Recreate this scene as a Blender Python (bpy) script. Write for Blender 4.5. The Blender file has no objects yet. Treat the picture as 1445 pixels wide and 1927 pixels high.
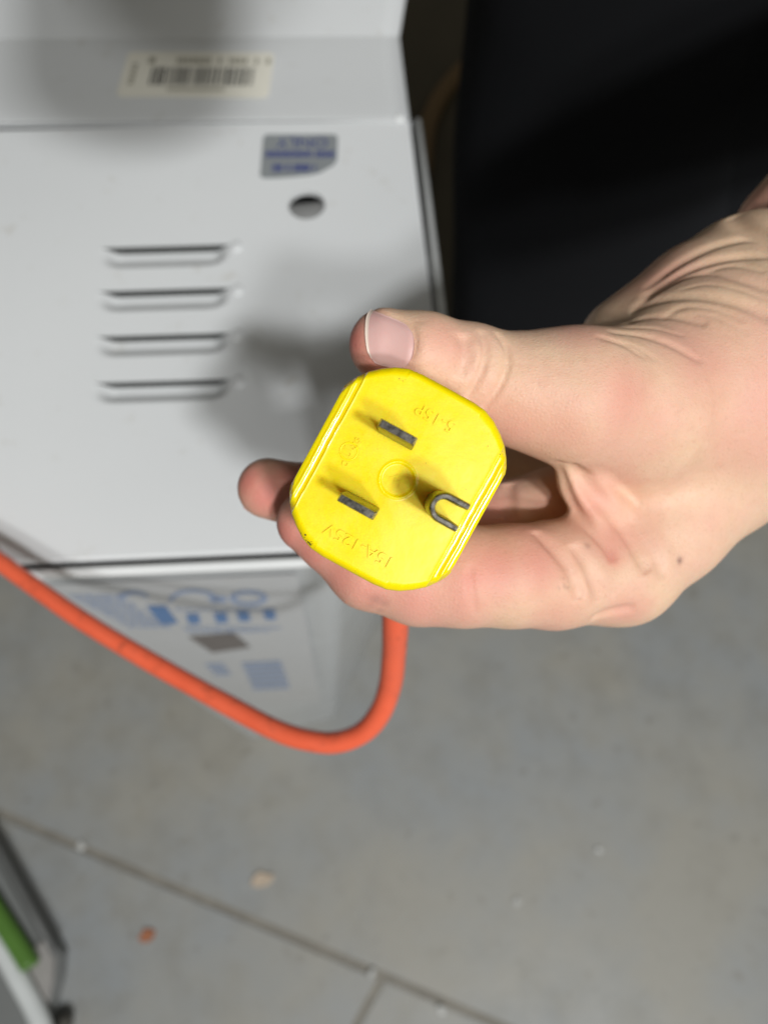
import bpy, bmesh, math, random
import numpy as np
from mathutils import Matrix, Vector

random.seed(7)
rng = np.random.default_rng(7)
scene = bpy.context.scene
COL = scene.collection

# ---------------------------------------------------------------- camera
FPX, CX, CY = 1447.0, 722.5, 963.5          # focal length and centre in photo pixels
TILT = math.atan((1560 - 963.5) / FPX)      # off the plumb line
CT, ST = math.cos(TILT), math.sin(TILT)
EYE = Vector((0.0, 0.0, 1.17))
cam_data = bpy.data.cameras.new('camera')
cam_data.sensor_fit = 'VERTICAL'
cam_data.sensor_height = 36.0
cam_data.lens = FPX / 1927 * 36.0
cam_data.clip_start = 0.01
cam_data.clip_end = 50
cam_data.dof.use_dof = True
cam_data.dof.focus_distance = 0.131
cam_data.dof.aperture_fstop = 13.5
cam = bpy.data.objects.new('camera', cam_data)
cam.location = EYE
cam.rotation_euler = (TILT, 0, 0)
COL.objects.link(cam)
scene.camera = cam

# ---------------------------------------------------------------- world and lamps
world = bpy.data.worlds.new('World')
scene.world = world
world.use_nodes = True
bg = world.node_tree.nodes['Background']
bg.inputs[0].default_value = (1.0, 0.98, 0.86, 1)
bg.inputs[1].default_value = 0.10


def lamp(name, loc, target, sx, sy, power, col):
    ld = bpy.data.lights.new(name, 'AREA')
    ld.shape = 'RECTANGLE'
    ld.size, ld.size_y = sx, sy
    ld.energy = power
    ld.color = col
    o = bpy.data.objects.new(name, ld)
    o.location = loc
    o.rotation_euler = (Vector(target) - Vector(loc)).to_track_quat('-Z', 'Y').to_euler()
    COL.objects.link(o)
    return o


lamp('ceiling_lamp', (0.67, -1.31, 3.0), (0.0, 0.1, 0.9), 0.20, 0.15, 46, (0.965, 0.985, 1.0))
lamp('ceiling_lamp', (0.51, -1.75, 3.0), (0.0, 0.1, 0.9), 0.22, 0.15, 26, (0.965, 0.985, 1.0))
lamp('ceiling_lamp', (0.95, -1.15, 2.8), (0.0, 0.1, 0.9), 1.5, 1.0, 17, (1.0, 0.985, 0.93))

scene.view_settings.view_transform = 'Standard'
scene.view_settings.look = 'None'
scene.view_settings.exposure = 0.0
scene.view_settings.gamma = 1.0
scene.view_settings.use_curve_mapping = False

# ---------------------------------------------------------------- helpers
def C2W(p):
    """camera-space metres (x right, y up, z away) -> world"""
    x, y, z = p
    return Vector((x, y * CT + z * ST, EYE.z + y * ST - z * CT))


def at(px, py, d):
    """point seen at photo pixel px,py at optical depth d (metres)"""
    return C2W(((px - CX) / FPX * d, -(py - CY) / FPX * d, d))


def onz(px, py, z):
    """point seen at px,py on the level z"""
    dx, dy = (px - CX) / FPX, -(py - CY) / FPX
    r = Vector((dx, dy * CT + ST, dy * ST - CT))
    t = (z - EYE.z) / r.z
    return Vector((r.x * t, r.y * t, z))


def ony(px, py, y):
    dx, dy = (px - CX) / FPX, -(py - CY) / FPX
    r = Vector((dx, dy * CT + ST, dy * ST - CT))
    t = y / r.y
    return Vector((r.x * t, y, EYE.z + r.z * t))


def link(o, parent=None):
    COL.objects.link(o)
    if parent is not None:
        o.parent = parent
    return o


def thing(name, label, cat, loc=(0, 0, 0), group=None):
    o = bpy.data.objects.new(name, None)
    o.empty_display_size = 0.05
    o.location = loc
    tag(o, label, cat, group)
    return link(o)


def tag(o, label=None, cat=None, group=None, kind=None):
    if label: o['label'] = label
    if cat: o['category'] = cat
    if group: o['group'] = group
    if kind: o['kind'] = kind
    return o


def mesh_obj(name, verts, faces, mat, parent=None, smooth=True, origin=None, mats=None, fmat=None):
    """verts in world space (or parent space when parent has an own matrix); origin = parent location"""
    if origin is not None:
        verts = [(v[0] - origin[0], v[1] - origin[1], v[2] - origin[2]) for v in verts]
    me = bpy.data.meshes.new(name)
    me.from_pydata([tuple(v) for v in verts], [], faces)
    for m in (mats or [mat]):
        me.materials.append(m)
    if fmat is not None:
        me.polygons.foreach_set('material_index', fmat)
    if smooth:
        me.polygons.foreach_set('use_smooth', [True] * len(me.polygons))
    me.update()
    o = bpy.data.objects.new(name, me)
    return link(o, parent)


def bm_obj(name, bm, mat, parent=None, smooth=False, origin=None):
    if origin is not None:
        bmesh.ops.translate(bm, verts=bm.verts, vec=-Vector(origin))
    bmesh.ops.recalc_face_normals(bm, faces=bm.faces)
    me = bpy.data.meshes.new(name)
    bm.to_mesh(me)
    bm.free()
    me.materials.append(mat)
    if smooth:
        me.polygons.foreach_set('use_smooth', [True] * len(me.polygons))
    o = bpy.data.objects.new(name, me)
    return link(o, parent)


def catmull(pts, n):
    P = np.array([list(p) for p in pts], float)
    P = np.vstack([2 * P[0] - P[1], P, 2 * P[-1] - P[-2]])
    out = []
    for i in range(1, len(P) - 2):
        for t in np.linspace(0, 1, n, endpoint=False):
            a, b, c, d = P[i - 1], P[i], P[i + 1], P[i + 2]
            out.append(0.5 * (2 * b + (c - a) * t + (2 * a - 5 * b + 4 * c - d) * t * t + (3 * b - a - 3 * c + d) * t ** 3))
    out.append(P[-2])
    return np.array(out)


def tube(pts, rad, seg=20, closed_ends=True):
    pts = [Vector(p) for p in pts]
    n = len(pts)
    rads = rad if hasattr(rad, '__len__') else [rad] * n
    verts, faces = [], []
    t0 = (pts[1] - pts[0]).normalized()
    up = Vector((0, 0, 1)) if abs(t0.z) < 0.9 else Vector((1, 0, 0))
    nrm = (up - t0 * up.dot(t0)).normalized()
    for i, p in enumerate(pts):
        t = (pts[min(i + 1, n - 1)] - pts[max(i - 1, 0)]).normalized()
        nrm = (nrm - t * nrm.dot(t)).normalized()
        b = t.cross(nrm)
        for k in range(seg):
            a = 2 * math.pi * k / seg
            verts.append(p + (nrm * math.cos(a) + b * math.sin(a)) * rads[i])
    for i in range(n - 1):
        for k in range(seg):
            k2 = (k + 1) % seg
            faces.append((i * seg + k, i * seg + k2, (i + 1) * seg + k2, (i + 1) * seg + k))
    if closed_ends:
        faces.append(tuple(reversed(range(seg))))
        faces.append(tuple((n - 1) * seg + k for k in range(seg)))
    return verts, faces


def prism(poly, z0, z1, bevel=0.0, segs=2):
    """vertical prism over a world xy polygon, top edge bevelled"""
    bm = bmesh.new()
    lo = [bm.verts.new((p[0], p[1], z0)) for p in poly]
    hi = [bm.verts.new((p[0], p[1], z1)) for p in poly]
    n = len(poly)
    bm.faces.new(hi)
    bm.faces.new(list(reversed(lo)))
    for i in range(n):
        j = (i + 1) % n
        bm.faces.new((lo[i], lo[j], hi[j], hi[i]))
    bmesh.ops.recalc_face_normals(bm, faces=bm.faces)
    if bevel:
        es = [e for e in bm.edges if all(abs(v.co.z - z1) < 1e-6 for v in e.verts)]
        bmesh.ops.bevel(bm, geom=es, offset=bevel, segments=segs, affect='EDGES')
    return bm


# ---------------------------------------------------------------- materials
def mat(name):
    m = bpy.data.materials.new(name)
    m.use_nodes = True
    nt = m.node_tree
    return m, nt, nt.nodes['Principled BSDF']


def N(nt, kind, **kw):
    n = nt.nodes.new(kind)
    for k, v in kw.items():
        if k in n.inputs.keys():
            n.inputs[k].default_value = v
        else:
            setattr(n, k, v)
    return n


def coords(nt, scale=1.0):
    tc = nt.nodes.new('ShaderNodeTexCoord')
    mp = nt.nodes.new('ShaderNodeMapping')
    mp.inputs['Scale'].default_value = (scale,) * 3 if not hasattr(scale, '__len__') else scale
    nt.links.new(tc.outputs['Object'], mp.inputs['Vector'])
    return mp.outputs['Vector']


def noise(nt, vec, scale, detail=4, rough=0.55):
    n = nt.nodes.new('ShaderNodeTexNoise')
    n.inputs['Scale'].default_value = scale
    n.inputs['Detail'].default_value = detail
    n.inputs['Roughness'].default_value = rough
    nt.links.new(vec, n.inputs['Vector'])
    return n.outputs['Fac']


def ramp(nt, fac, stops):
    r = nt.nodes.new('ShaderNodeValToRGB')
    e = r.color_ramp.elements
    while len(e) < len(stops):
        e.new(0.5)
    for el, (p, c) in zip(e, stops):
        el.position = p
        el.color = (c, c, c, 1) if not hasattr(c, '__len__') else (*c, 1)
    nt.links.new(fac, r.inputs['Fac'])
    return r.outputs['Color']


def mix(nt, fac, a, b, blend='MIX'):
    m = nt.nodes.new('ShaderNodeMix')
    m.data_type = 'RGBA'
    m.blend_type = blend
    for sock, v in ((m.inputs[0], fac), (m.inputs[6], a), (m.inputs[7], b)):
        if hasattr(v, 'is_linked') or isinstance(v, bpy.types.NodeSocket):
            nt.links.new(v, sock)
        elif hasattr(v, '__len__'):
            sock.default_value = (*v, 1)
        else:
            sock.default_value = v
    return m.outputs[2]


def bump(nt, bsdf, h, strength, dist):
    b = nt.nodes.new('ShaderNodeBump')
    b.inputs['Strength'].default_value = strength
    b.inputs['Distance'].default_value = dist
    nt.links.new(h, b.inputs['Height'])
    nt.links.new(b.outputs['Normal'], bsdf.inputs['Normal'])


def simple(name, col, rough=0.5, metal=0.0, var=0.12, scale=40.0, bstr=0.0, bdist=0.0005, bscale=300):
    m, nt, b = mat(name)
    v = coords(nt)
    f = noise(nt, v, scale)
    c = mix(nt, f, tuple(x * (1 - var) for x in col), tuple(min(1, x * (1 + var)) for x in col))
    nt.links.new(c, b.inputs['Base Color'])
    b.inputs['Roughness'].default_value = rough
    b.inputs['Metallic'].default_value = metal
    if bstr:
        bump(nt, b, noise(nt, v, bscale), bstr, bdist)
    return m


def yellow_material(name, rough, coat, sss=0.60):
    m, nt, b = mat(name)
    v = coords(nt)
    base = mix(nt, noise(nt, v, 180), (0.87, 0.665, 0.0), (0.91, 0.70, 0.001))
    # fine dirt specks and a few grubby scuffs
    sp = ramp(nt, noise(nt, v, 1500, 2, 0.5), [(0.0, 0.0), (0.735, 0.0), (0.765, 1.0)])
    gate = ramp(nt, noise(nt, v, 120, 2), [(0.45, 0.0), (0.62, 1.0)])
    spk = mix(nt, 1.0, sp, gate, 'MULTIPLY')
    base = mix(nt, spk, base, (0.30, 0.23, 0.04))
    nt.links.new(base, b.inputs['Base Color'])
    r = ramp(nt, noise(nt, v, 260, 5, 0.7), [(0.3, rough - 0.07), (0.7, rough + 0.1)])
    nt.links.new(r, b.inputs['Roughness'])
    b.inputs['Coat Weight'].default_value = coat
    b.inputs['Coat Roughness'].default_value = 0.08
    b.inputs['Subsurface Weight'].default_value = sss
    b.inputs['Subsurface Radius'].default_value = (1.0, 0.60, 0.05)
    b.inputs['Subsurface Scale'].default_value = 0.0028
    hm = mix(nt, 0.05, noise(nt, v, 70, 1, 0.4), noise(nt, v, 500, 3, 0.5))
    bump(nt, b, hm, 0.45, 0.0012)
    b.inputs['Specular IOR Level'].default_value = 0.32 if not coat else 0.4
    return m


M_YELLOW = yellow_material('yellow_vinyl', 0.33, 0.0)
M_FILM = yellow_material('yellow_vinyl_glossy', 0.20, 0.6)
M_LETTER = yellow_material('yellow_vinyl_lettering', 0.33, 0.0, 0.0)

M_BLADE, nt, b = mat('tarnished_metal')
v = coords(nt)
nt.links.new(mix(nt, noise(nt, v, 700, 5), (0.035, 0.032, 0.026), (0.11, 0.10, 0.085)), b.inputs['Base Color'])
b.inputs['Metallic'].default_value = 0.7
nt.links.new(ramp(nt, noise(nt, v, 900, 4), [(0.3, 0.18), (0.7, 0.42)]), b.inputs['Roughness'])
bump(nt, b, noise(nt, v, 420, 3), 0.13, 0.0006)

M_ORANGE, nt, b = mat('orange_vinyl')
v = coords(nt)
c = mix(nt, noise(nt, v, 45, 4), (0.74, 0.105, 0.045), (0.84, 0.145, 0.065))
c = mix(nt, ramp(nt, noise(nt, v, 130, 5, 0.7), [(0.56, 0.0), (0.72, 0.75)]), c, (0.30, 0.07, 0.04))
nt.links.new(c, b.inputs['Base Color'])
nt.links.new(ramp(nt, noise(nt, v, 90, 4), [(0.3, 0.32), (0.7, 0.55)]), b.inputs['Roughness'])
bump(nt, b, noise(nt, v, 260, 5), 0.15, 0.0006)
M_GRIME = simple('black_grime', (0.03, 0.025, 0.015), 0.8, var=0.3, scale=900)


def painted_metal(name, col, rough=0.38):
    m, nt, b = mat(name)
    v = coords(nt)
    c = mix(nt, noise(nt, v, 5, 5), tuple(x * 0.96 for x in col), tuple(min(1, x * 1.03) for x in col))
    dirt = ramp(nt, noise(nt, v, 55, 6, 0.7), [(0.60, 0.0), (0.76, 0.5)])
    c = mix(nt, dirt, c, (0.42, 0.38, 0.30))
    nt.links.new(c, b.inputs['Base Color'])
    nt.links.new(ramp(nt, noise(nt, v, 22, 4), [(0.3, rough - 0.06), (0.7, rough + 0.08)]), b.inputs['Roughness'])
    bump(nt, b, noise(nt, v, 900, 3), 0.06, 0.0003)
    return m


M_PANEL = painted_metal('grey_white_enamel', (0.68, 0.69, 0.69), 0.34)
M_BODY = painted_metal('grey_enamel', (0.53, 0.545, 0.55), 0.20)
M_LIP = painted_metal('pale_enamel_edge', (0.74, 0.75, 0.74), 0.25)
M_DARK = simple('dark_hollow', (0.030, 0.032, 0.030), 0.6)
M_STEEL = simple('dull_steel', (0.20, 0.20, 0.195), 0.5, 0.0)
M_CREAM = simple('cream_paper', (0.80, 0.77, 0.67), 0.55, var=0.06, scale=30)
M_INK = simple('black_ink', (0.05, 0.05, 0.045), 0.6)
M_FAINTINK = simple('faded_ink', (0.36, 0.34, 0.27), 0.6)
M_SILVER = simple('silver_foil', (0.235, 0.25, 0.255), 0.38, 0.0, var=0.12, scale=80)
M_BLUEINK = simple('dark_blue_ink', (0.035, 0.05, 0.20), 0.5)
M_BLUEFAINT = simple('pale_blue_ink', (0.27, 0.35, 0.52), 0.3)
M_BLUEBLOCK = simple('blue_ink', (0.09, 0.20, 0.42), 0.3)
M_BROWNINK = simple('brown_print', (0.15, 0.13, 0.12), 0.4)

# floor paint
M_FLOOR, nt, b = mat('grey_floor_paint')
tc = nt.nodes.new('ShaderNodeNewGeometry')
v = tc.outputs['Position']
f1 = ramp(nt, noise(nt, v, 3.4, 6, 0.6), [(0.36, 0.0), (0.62, 1.0)])
f2 = noise(nt, v, 17, 6, 0.65)
c = mix(nt, f1, (0.262, 0.274, 0.278), (0.300, 0.286, 0.248))
c = mix(nt, ramp(nt, f2, [(0.30, 0.35), (0.54, 0.0)]), c, (0.20, 0.185, 0.15))
c = mix(nt, ramp(nt, noise(nt, v, 42, 3), [(0.62, 0.0), (0.76, 0.45)]), c, (0.155, 0.138, 0.108))
c = mix(nt, ramp(nt, noise(nt, v, 75, 2), [(0.73, 0.0), (0.77, 0.7)]), c, (0.42, 0.40, 0.36))
nt.links.new(c, b.inputs['Base Color'])
nt.links.new(ramp(nt, f2, [(0.3, 0.42), (0.7, 0.62)]), b.inputs['Roughness'])
bump(nt, b, f2, 0.15, 0.004)
M_GROUT = simple('dirty_grout', (0.215, 0.198, 0.166), 0.8, var=0.45, scale=30)
M_FLOORSHADE = simple('brown_floor_shade', (0.085, 0.070, 0.044), 0.7, var=0.3, scale=8)  # dark brown that imitates shade on the floor behind the appliance
M_HOSE = simple('brown_hose', (0.19, 0.115, 0.045), 0.6, var=0.3, scale=12)

M_CLOTH, nt, b = mat('black_jersey')
v = coords(nt)
nt.links.new(mix(nt, noise(nt, v, 8, 4), (0.0048, 0.0049, 0.0056), (0.0078, 0.008, 0.0089)), b.inputs['Base Color'])
b.inputs['Roughness'].default_value = 0.95
b.inputs['Specular IOR Level'].default_value = 0.1
b.inputs['Sheen Weight'].default_value = 0.03
b.inputs['Sheen Tint'].default_value = (0.85, 0.88, 1.0, 1)
wv = nt.nodes.new('ShaderNodeTexWave')
wv.inputs['Scale'].default_value = 420
wv.inputs['Distortion'].default_value = 2
nt.links.new(v, wv.inputs['Vector'])
bump(nt, b, wv.outputs['Fac'], 0.3, 0.0006)
M_LINT = simple('lint', (0.16, 0.16, 0.16), 0.9)
M_SHOE = simple('black_shoe_leather', (0.012, 0.011, 0.010), 0.5)

# skin
M_SKIN, nt, b = mat('skin')
v = coords(nt)
a_fl = N(nt, 'ShaderNodeAttribute', attribute_name='flush').outputs['Fac']
a_mk = N(nt, 'ShaderNodeAttribute', attribute_name='mark').outputs['Fac']
a_tip = N(nt, 'ShaderNodeAttribute', attribute_name='tip').outputs['Fac']
blot = ramp(nt, noise(nt, v, 260, 5, 0.7), [(0.34, 0.0), (0.66, 1.0)])
pale = mix(nt, blot, (0.665, 0.455, 0.300), (0.725, 0.510, 0.350))
pale = mix(nt, ramp(nt, noise(nt, v, 45, 3), [(0.40, 0.0), (0.64, 0.7)]), pale, (0.68, 0.385, 0.295))
c = mix(nt, a_fl, pale, (0.63, 0.275, 0.215))
c = mix(nt, a_tip, c, (0.60, 0.175, 0.145))
freck = ramp(nt, noise(nt, v, 1300, 3), [(0.30, 0.22), (0.44, 0.0)])
c = mix(nt, freck, c, (0.48, 0.25, 0.17))
c = mix(nt, a_mk, c, (0.22, 0.12, 0.10))
nt.links.new(c, b.inputs['Base Color'])
b.inputs['Roughness'].default_value = 0.55
b.inputs['Specular IOR Level'].default_value = 0.38
b.inputs['Subsurface Weight'].default_value = 0.28
b.inputs['Subsurface Radius'].default_value = (1.0, 0.36, 0.20)
b.inputs['Subsurface Scale'].default_value = 0.0016
vo = nt.nodes.new('ShaderNodeTexVoronoi')
vo.inputs['Scale'].default_value = 1150
vo.feature = 'DISTANCE_TO_EDGE'
mp = nt.nodes.new('ShaderNodeMapping')
mp.inputs['Scale'].default_value = (1, 1.6, 1)
nt.links.new(v, mp.inputs['Vector'])
nt.links.new(mp.outputs['Vector'], vo.inputs['Vector'])
hmix = mix(nt, 0.5, vo.outputs['Distance'], noise(nt, v, 420, 6, 0.7))
bump(nt, b, hmix, 0.42, 0.0005)

M_NAIL, nt, b = mat('nail_plate')
v = coords(nt)
nt.links.new(mix(nt, noise(nt, v, 150, 3), (0.60, 0.345, 0.315), (0.66, 0.43, 0.39)), b.inputs['Base Color'])
b.inputs['Roughness'].default_value = 0.33
b.inputs['Subsurface Weight'].default_value = 0.2
b.inputs['Subsurface Radius'].default_value = (1.0, 0.4, 0.3)
b.inputs['Subsurface Scale'].default_value = 0.001
M_NAILEDGE = simple('nail_free_edge', (0.76, 0.62, 0.52), 0.3, var=0.03)

# ================================================================ floor
floor = bpy.data.objects.new('floor', bpy.data.meshes.new('floor'))
bm = bmesh.new()
for p in ((-4, -4), (4, -4), (4, 5), (-4, 5)):
    bm.verts.new((p[0], p[1], -0.0026))
bm.faces.new(bm.verts)
bm.to_mesh(floor.data)
bm.free()
floor.data.materials.append(M_GROUT)
link(floor)
tag(floor, kind='structure')
ang = math.radians(-20.2)
ud = Vector((math.cos(ang), math.sin(ang)))
vd = Vector((-math.sin(ang), math.cos(ang)))
A0 = Vector((-0.544, 0.021))
rows = [(-0.92, -0.46, [-1.9, -0.6, 0.25, 1.4, 2.6]), (-0.46, 0.0, [-1.9, -0.62, 0.5776, 1.78, 2.9]),
        (0.0, 0.92, [-1.9, -0.55, 1.45, 2.9]), (0.92, 1.84, [-1.6, 0.0, 1.1, 2.4]), (1.84, 2.76, [-1.6, -0.4, 0.7, 1.7])]
gw = 0.0050
for v0, v1, us in rows:
    for u0, u1 in zip(us[:-1], us[1:]):
        sk0 = 0.045 if (v1 == 0.0 and abs(u0 - 0.5776) < 1e-6) else 0.0
        sk1 = 0.045 if (v1 == 0.0 and abs(u1 - 0.5776) < 1e-6) else 0.0
        q = [(u0 + gw - sk0 * 2.2, v0 + gw), (u1 - gw - sk1 * 2.2, v0 + gw), (u1 - gw, v1 - gw), (u0 + gw, v1 - gw)]
        poly = [A0 + ud * a + vd * bb for a, bb in q]
        bm = prism(poly, -0.0022, 0.0 + rng.uniform(-0.0006, 0.0006), 0.0015, 2)
        bm_obj('floor_slab', bm, M_FLOOR, floor)

# little litter on the floor
def chip(name, label, cat, px, py, size, h, matl, seed):
    p = onz(px, py, 0.0015)
    r = random.Random(seed)
    bm = bmesh.new()
    n = 9
    top, low = [], []
    for k in range(n):
        a = 2 * math.pi * k / n
        q = r.uniform(0.65, 1.1)
        x, y = p.x + math.cos(a) * size[0] * q, p.y + math.sin(a) * size[1] * q
        low.append(bm.verts.new((x, y, 0.0012)))
        top.append(bm.verts.new((p.x + (x - p.x) * 0.8, p.y + (y - p.y) * 0.8, h * r.uniform(0.6, 1.1))))
    bm.faces.new(top)
    bm.faces.new(list(reversed(low)))
    for k in range(n):
        bm.faces.new((low[k], low[(k + 1) % n], top[(k + 1) % n], top[k]))
    o = bm_obj(name, bm, matl, origin=p)
    o.location = p
    tag(o, label, cat)
    return o


chip('brick_crumb', 'orange brick crumb on the grey floor near the green stripe', 'crumb', 278, 1760, (0.013, 0.010), 0.006,
     simple('brick_orange', (0.38, 0.15, 0.075), 0.8), 1)
o = chip('wood_chip', 'pale beige wood chip lying above the long floor joint', 'wood chip', 492, 1655, (0.017, 0.011), 0.006,
         simple('pale_wood', (0.52, 0.42, 0.32), 0.8), 2)
o.rotation_euler.z = 0.4
M_WHITECHIP = simple('white_plaster', (0.50, 0.50, 0.48), 0.7)
for px, py, lab, s in ((700, 1830, 'small white crumb right at the meeting of two floor joints', 0.0065),
                       (152, 1592, 'small pale crumb on the left end of the long floor joint', 0.007),
                       (1126, 1600, 'lone white crumb on the open floor at the right', 0.006),
                       (830, 1900, 'beige crumb in the floor joint at the bottom edge', 0.007),
                       (972, 1697, 'tan crumb on the floor below the hand, right of centre', 0.0065)):
    o = chip('crumb', lab, 'crumb', px, py, (s, s), 0.004, M_WHITECHIP, int(px))
    o['group'] = 'pale crumbs scattered on the floor'

# added dark sheet standing in for shaded floor, and hose, behind the appliance
bm = prism([(-0.75, 0.78), (1.5, 0.78), (1.5, 3.0), (-0.75, 3.0)], 0.001, 0.008, 0.003)
o = bm_obj('floor_shade_sheet', bm, M_FLOORSHADE, origin=(0.3, 1.8, 0.001))
o.location = (0.3, 1.8, 0.001)
tag(o, 'added dark brown sheet standing in for shade on the floor behind the grey appliance', 'shade sheet')
hp = [onz(x, y, 0.022) for x, y in ((1010, 20), (930, 75), (880, 122), (840, 165), (812, 215), (800, 262), (790, 330), (740, 400))]
vs, fs = tube(catmull(hp, 8), 0.018, 14)
o = mesh_obj('hose', vs, fs, M_HOSE)
tag(o, 'brown hose curving over the dark sheet beside the black trousers', 'hose')

# ================================================================ appliance
ZT = EYE.z - 0.351
W_ = lambda x, y, z=ZT: onz(x, y, z)
BASE = Vector((-0.10, 0.30, 0.0))
app = thing('appliance', 'grey white metal appliance with four louvres, stickers and a tapered lower cabinet', 'appliance', BASE)
APP = BASE
front_l, front_r = W_(20, 1060), W_(622, 1033)
cham_l, cham_r = W_(-110, 892), W_(842, 800)
back_r = W_(770, 222)
back_l = Vector((-0.30, 0.40, ZT))
# top panel: one dense sheet with raised louvres is cheaper as slab + pressed louvre hoods
poly = [front_l, front_r, cham_r, back_r, back_l, cham_l]


def offset_poly(poly, d):
    n = len(poly)
    out = []
    for i in range(n):
        p0, p1, p2 = (Vector((q[0], q[1])) for q in (poly[i - 1], poly[i], poly[(i + 1) % n]))
        e1, e2 = (p1 - p0).normalized(), (p2 - p1).normalized()
        n1, n2 = Vector((e1.y, -e1.x)), Vector((e2.y, -e2.x))
        bis = (n1 + n2)
        bis = bis / max(0.3, bis.length_squared) * 2
        out.append(Vector((p1.x + bis.x * d, p1.y + bis.y * d, ZT)))
    return out


# sheet with a real knock-out hole and four pressed-in louvres
def panel_with_holes(poly, loops, z0, z1):
    bm = bmesh.new()
    allv, es = [], []
    for lp_ in [poly] + loops:
        vs_ = [bm.verts.new((p[0], p[1], z1)) for p in lp_]
        allv.append(vs_)
        es += [bm.edges.new((vs_[i], vs_[(i + 1) % len(vs_)])) for i in range(len(vs_))]
    bmesh.ops.triangle_fill(bm, use_beauty=True, use_dissolve=False, edges=es)
    bmesh.ops.recalc_face_normals(bm, faces=bm.faces)
    for k, lst in enumerate(allv):
        if 0 < k < len(allv) - 1:
            continue            # the louvre trays carry their own walls
        m = len(lst)
        low = [bm.verts.new((v.co.x, v.co.y, z0)) for v in lst]
        for i in range(m):
            j = (i + 1) % m
            bm.faces.new((lst[i], lst[j], low[j], low[i]))
    return bm


def louvre_grid(pl, pr, depth, nu=40, nv=12):
    """pl, pr: ends of the slot. The tray dips from its rounded near edge down to the slot."""
    ex = (pr - pl)
    L = ex.length
    ex.normalize()
    ey = Vector((-ex.y, ex.x, 0))
    if ey.y > 0:
        ey = -ey
    G = []
    for i in range(nu + 1):
        s_ = i / nu
        row = []
        for j in range(nv + 1):
            t = j / nv
            inset = depth * 0.62 * (1 - math.sqrt(max(0.0, 1 - t ** 2.6)))
            u = inset + (L - 2 * inset) * s_
            e = min(1.0, min(s_, 1 - s_) * L / 0.011)
            e = 0.5 - 0.5 * math.cos(e * math.pi)
            f = 0.5 + 0.5 * math.cos(math.pi * min(1, t ** 1.9))
            q = pl + ex * u + ey * (depth * t)
            row.append(Vector((q.x, q.y, ZT - LDEP * e * f)))
        G.append(row)
    return G


LDEP = 0.0058
hole_c = W_(577, 386)
grids = []
for (x0, y0, x1, y1) in ((188, 467, 436, 460), (182, 549, 438, 541), (178, 634, 438, 626), (174, 721, 440, 713)):
    pl, pr = W_(x0, y0), W_(x1, y1)
    low = W_((x0 + x1) / 2, (y0 + y1) / 2 + 40)
    grids.append(louvre_grid(pl, pr, (low - (pl + pr) / 2).length))
loops = []
for G in grids:
    loops.append([G[i][0] for i in range(len(G))] + [G[-1][j] for j in range(1, len(G[0]))] + [G[i][-1] for i in range(len(G) - 2, -1, -1)] + [G[0][j] for j in range(len(G[0]) - 2, 0, -1)])
loops.append([(hole_c.x + 0.0108 * math.cos(2 * math.pi * k / 40), hole_c.y + 0.0108 * math.sin(2 * math.pi * k / 40)) for k in range(40)])
bm = panel_with_holes(poly, loops, ZT - 0.003, ZT)
pe = [Vector((p[0], p[1], ZT)) for p in poly]


def on_border(e):
    m_ = sum((v.co for v in e.verts), Vector()) / 2
    if any(abs(v.co.z - ZT) > 1e-6 for v in e.verts):
        return False
    return any(abs((m_ - (pe[i] + pe[(i + 1) % 6]) / 2).length) < 1e-4 for i in range(6))


bmesh.ops.bevel(bm, geom=[e for e in bm.edges if on_border(e)], offset=0.0014, segments=3, affect='EDGES')
top_panel = bm_obj('top_panel', bm, M_PANEL, app, origin=APP)
for G in grids:
    nu_, nv_ = len(G), len(G[0])
    vs = [p for row in G for p in row]
    fs = [(i * nv_ + j, i * nv_ + j + 1, (i + 1) * nv_ + j + 1, (i + 1) * nv_ + j) for i in range(nu_ - 1) for j in range(nv_ - 1)]
    lv = mesh_obj('louvre', vs, fs, M_PANEL, app, origin=APP)
    vs, fs = [], []
    for i in range(nu_):
        p = G[i][0]
        vs += [(p.x, p.y, min(p.z, ZT) - 0.0004), (p.x, p.y + 0.0002, ZT - 0.0002)]
    fs = [(2 * i, 2 * i + 1, 2 * i + 3, 2 * i + 2) for i in range(nu_ - 1)]
    mesh_obj('slot', vs, fs, M_DARK, lv, origin=APP)
    bm = bmesh.new()
    e_ = G[-1][0] + Vector((0.003, -0.0015, 0))
    bmesh.ops.create_uvsphere(bm, u_segments=16, v_segments=8, radius=0.0036, matrix=Matrix.Translation((e_.x, e_.y, ZT)) @ Matrix.Diagonal((1, 1.2, 0.35, 1)))
    bm_obj('pressed_dimple', bm, M_PANEL, lv, smooth=True, origin=APP)
# dull steel conduit end seen down the hole
vs, fs = tube([(hole_c.x - 0.024, hole_c.y - 0.005, ZT - 0.0145), (hole_c.x + 0.024, hole_c.y + 0.003, ZT - 0.0155)], 0.0125, 16)
mesh_obj('conduit', vs, fs, M_STEEL, app, origin=APP)
bm = bmesh.new()
pb = offset_poly(poly, -0.012)
fl_ = [bm.verts.new((p.x, p.y, ZT - 0.05)) for p in pb]
bm.faces.new(fl_)
bm_obj('inner_floor', bm, M_DARK, app, origin=APP)
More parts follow.
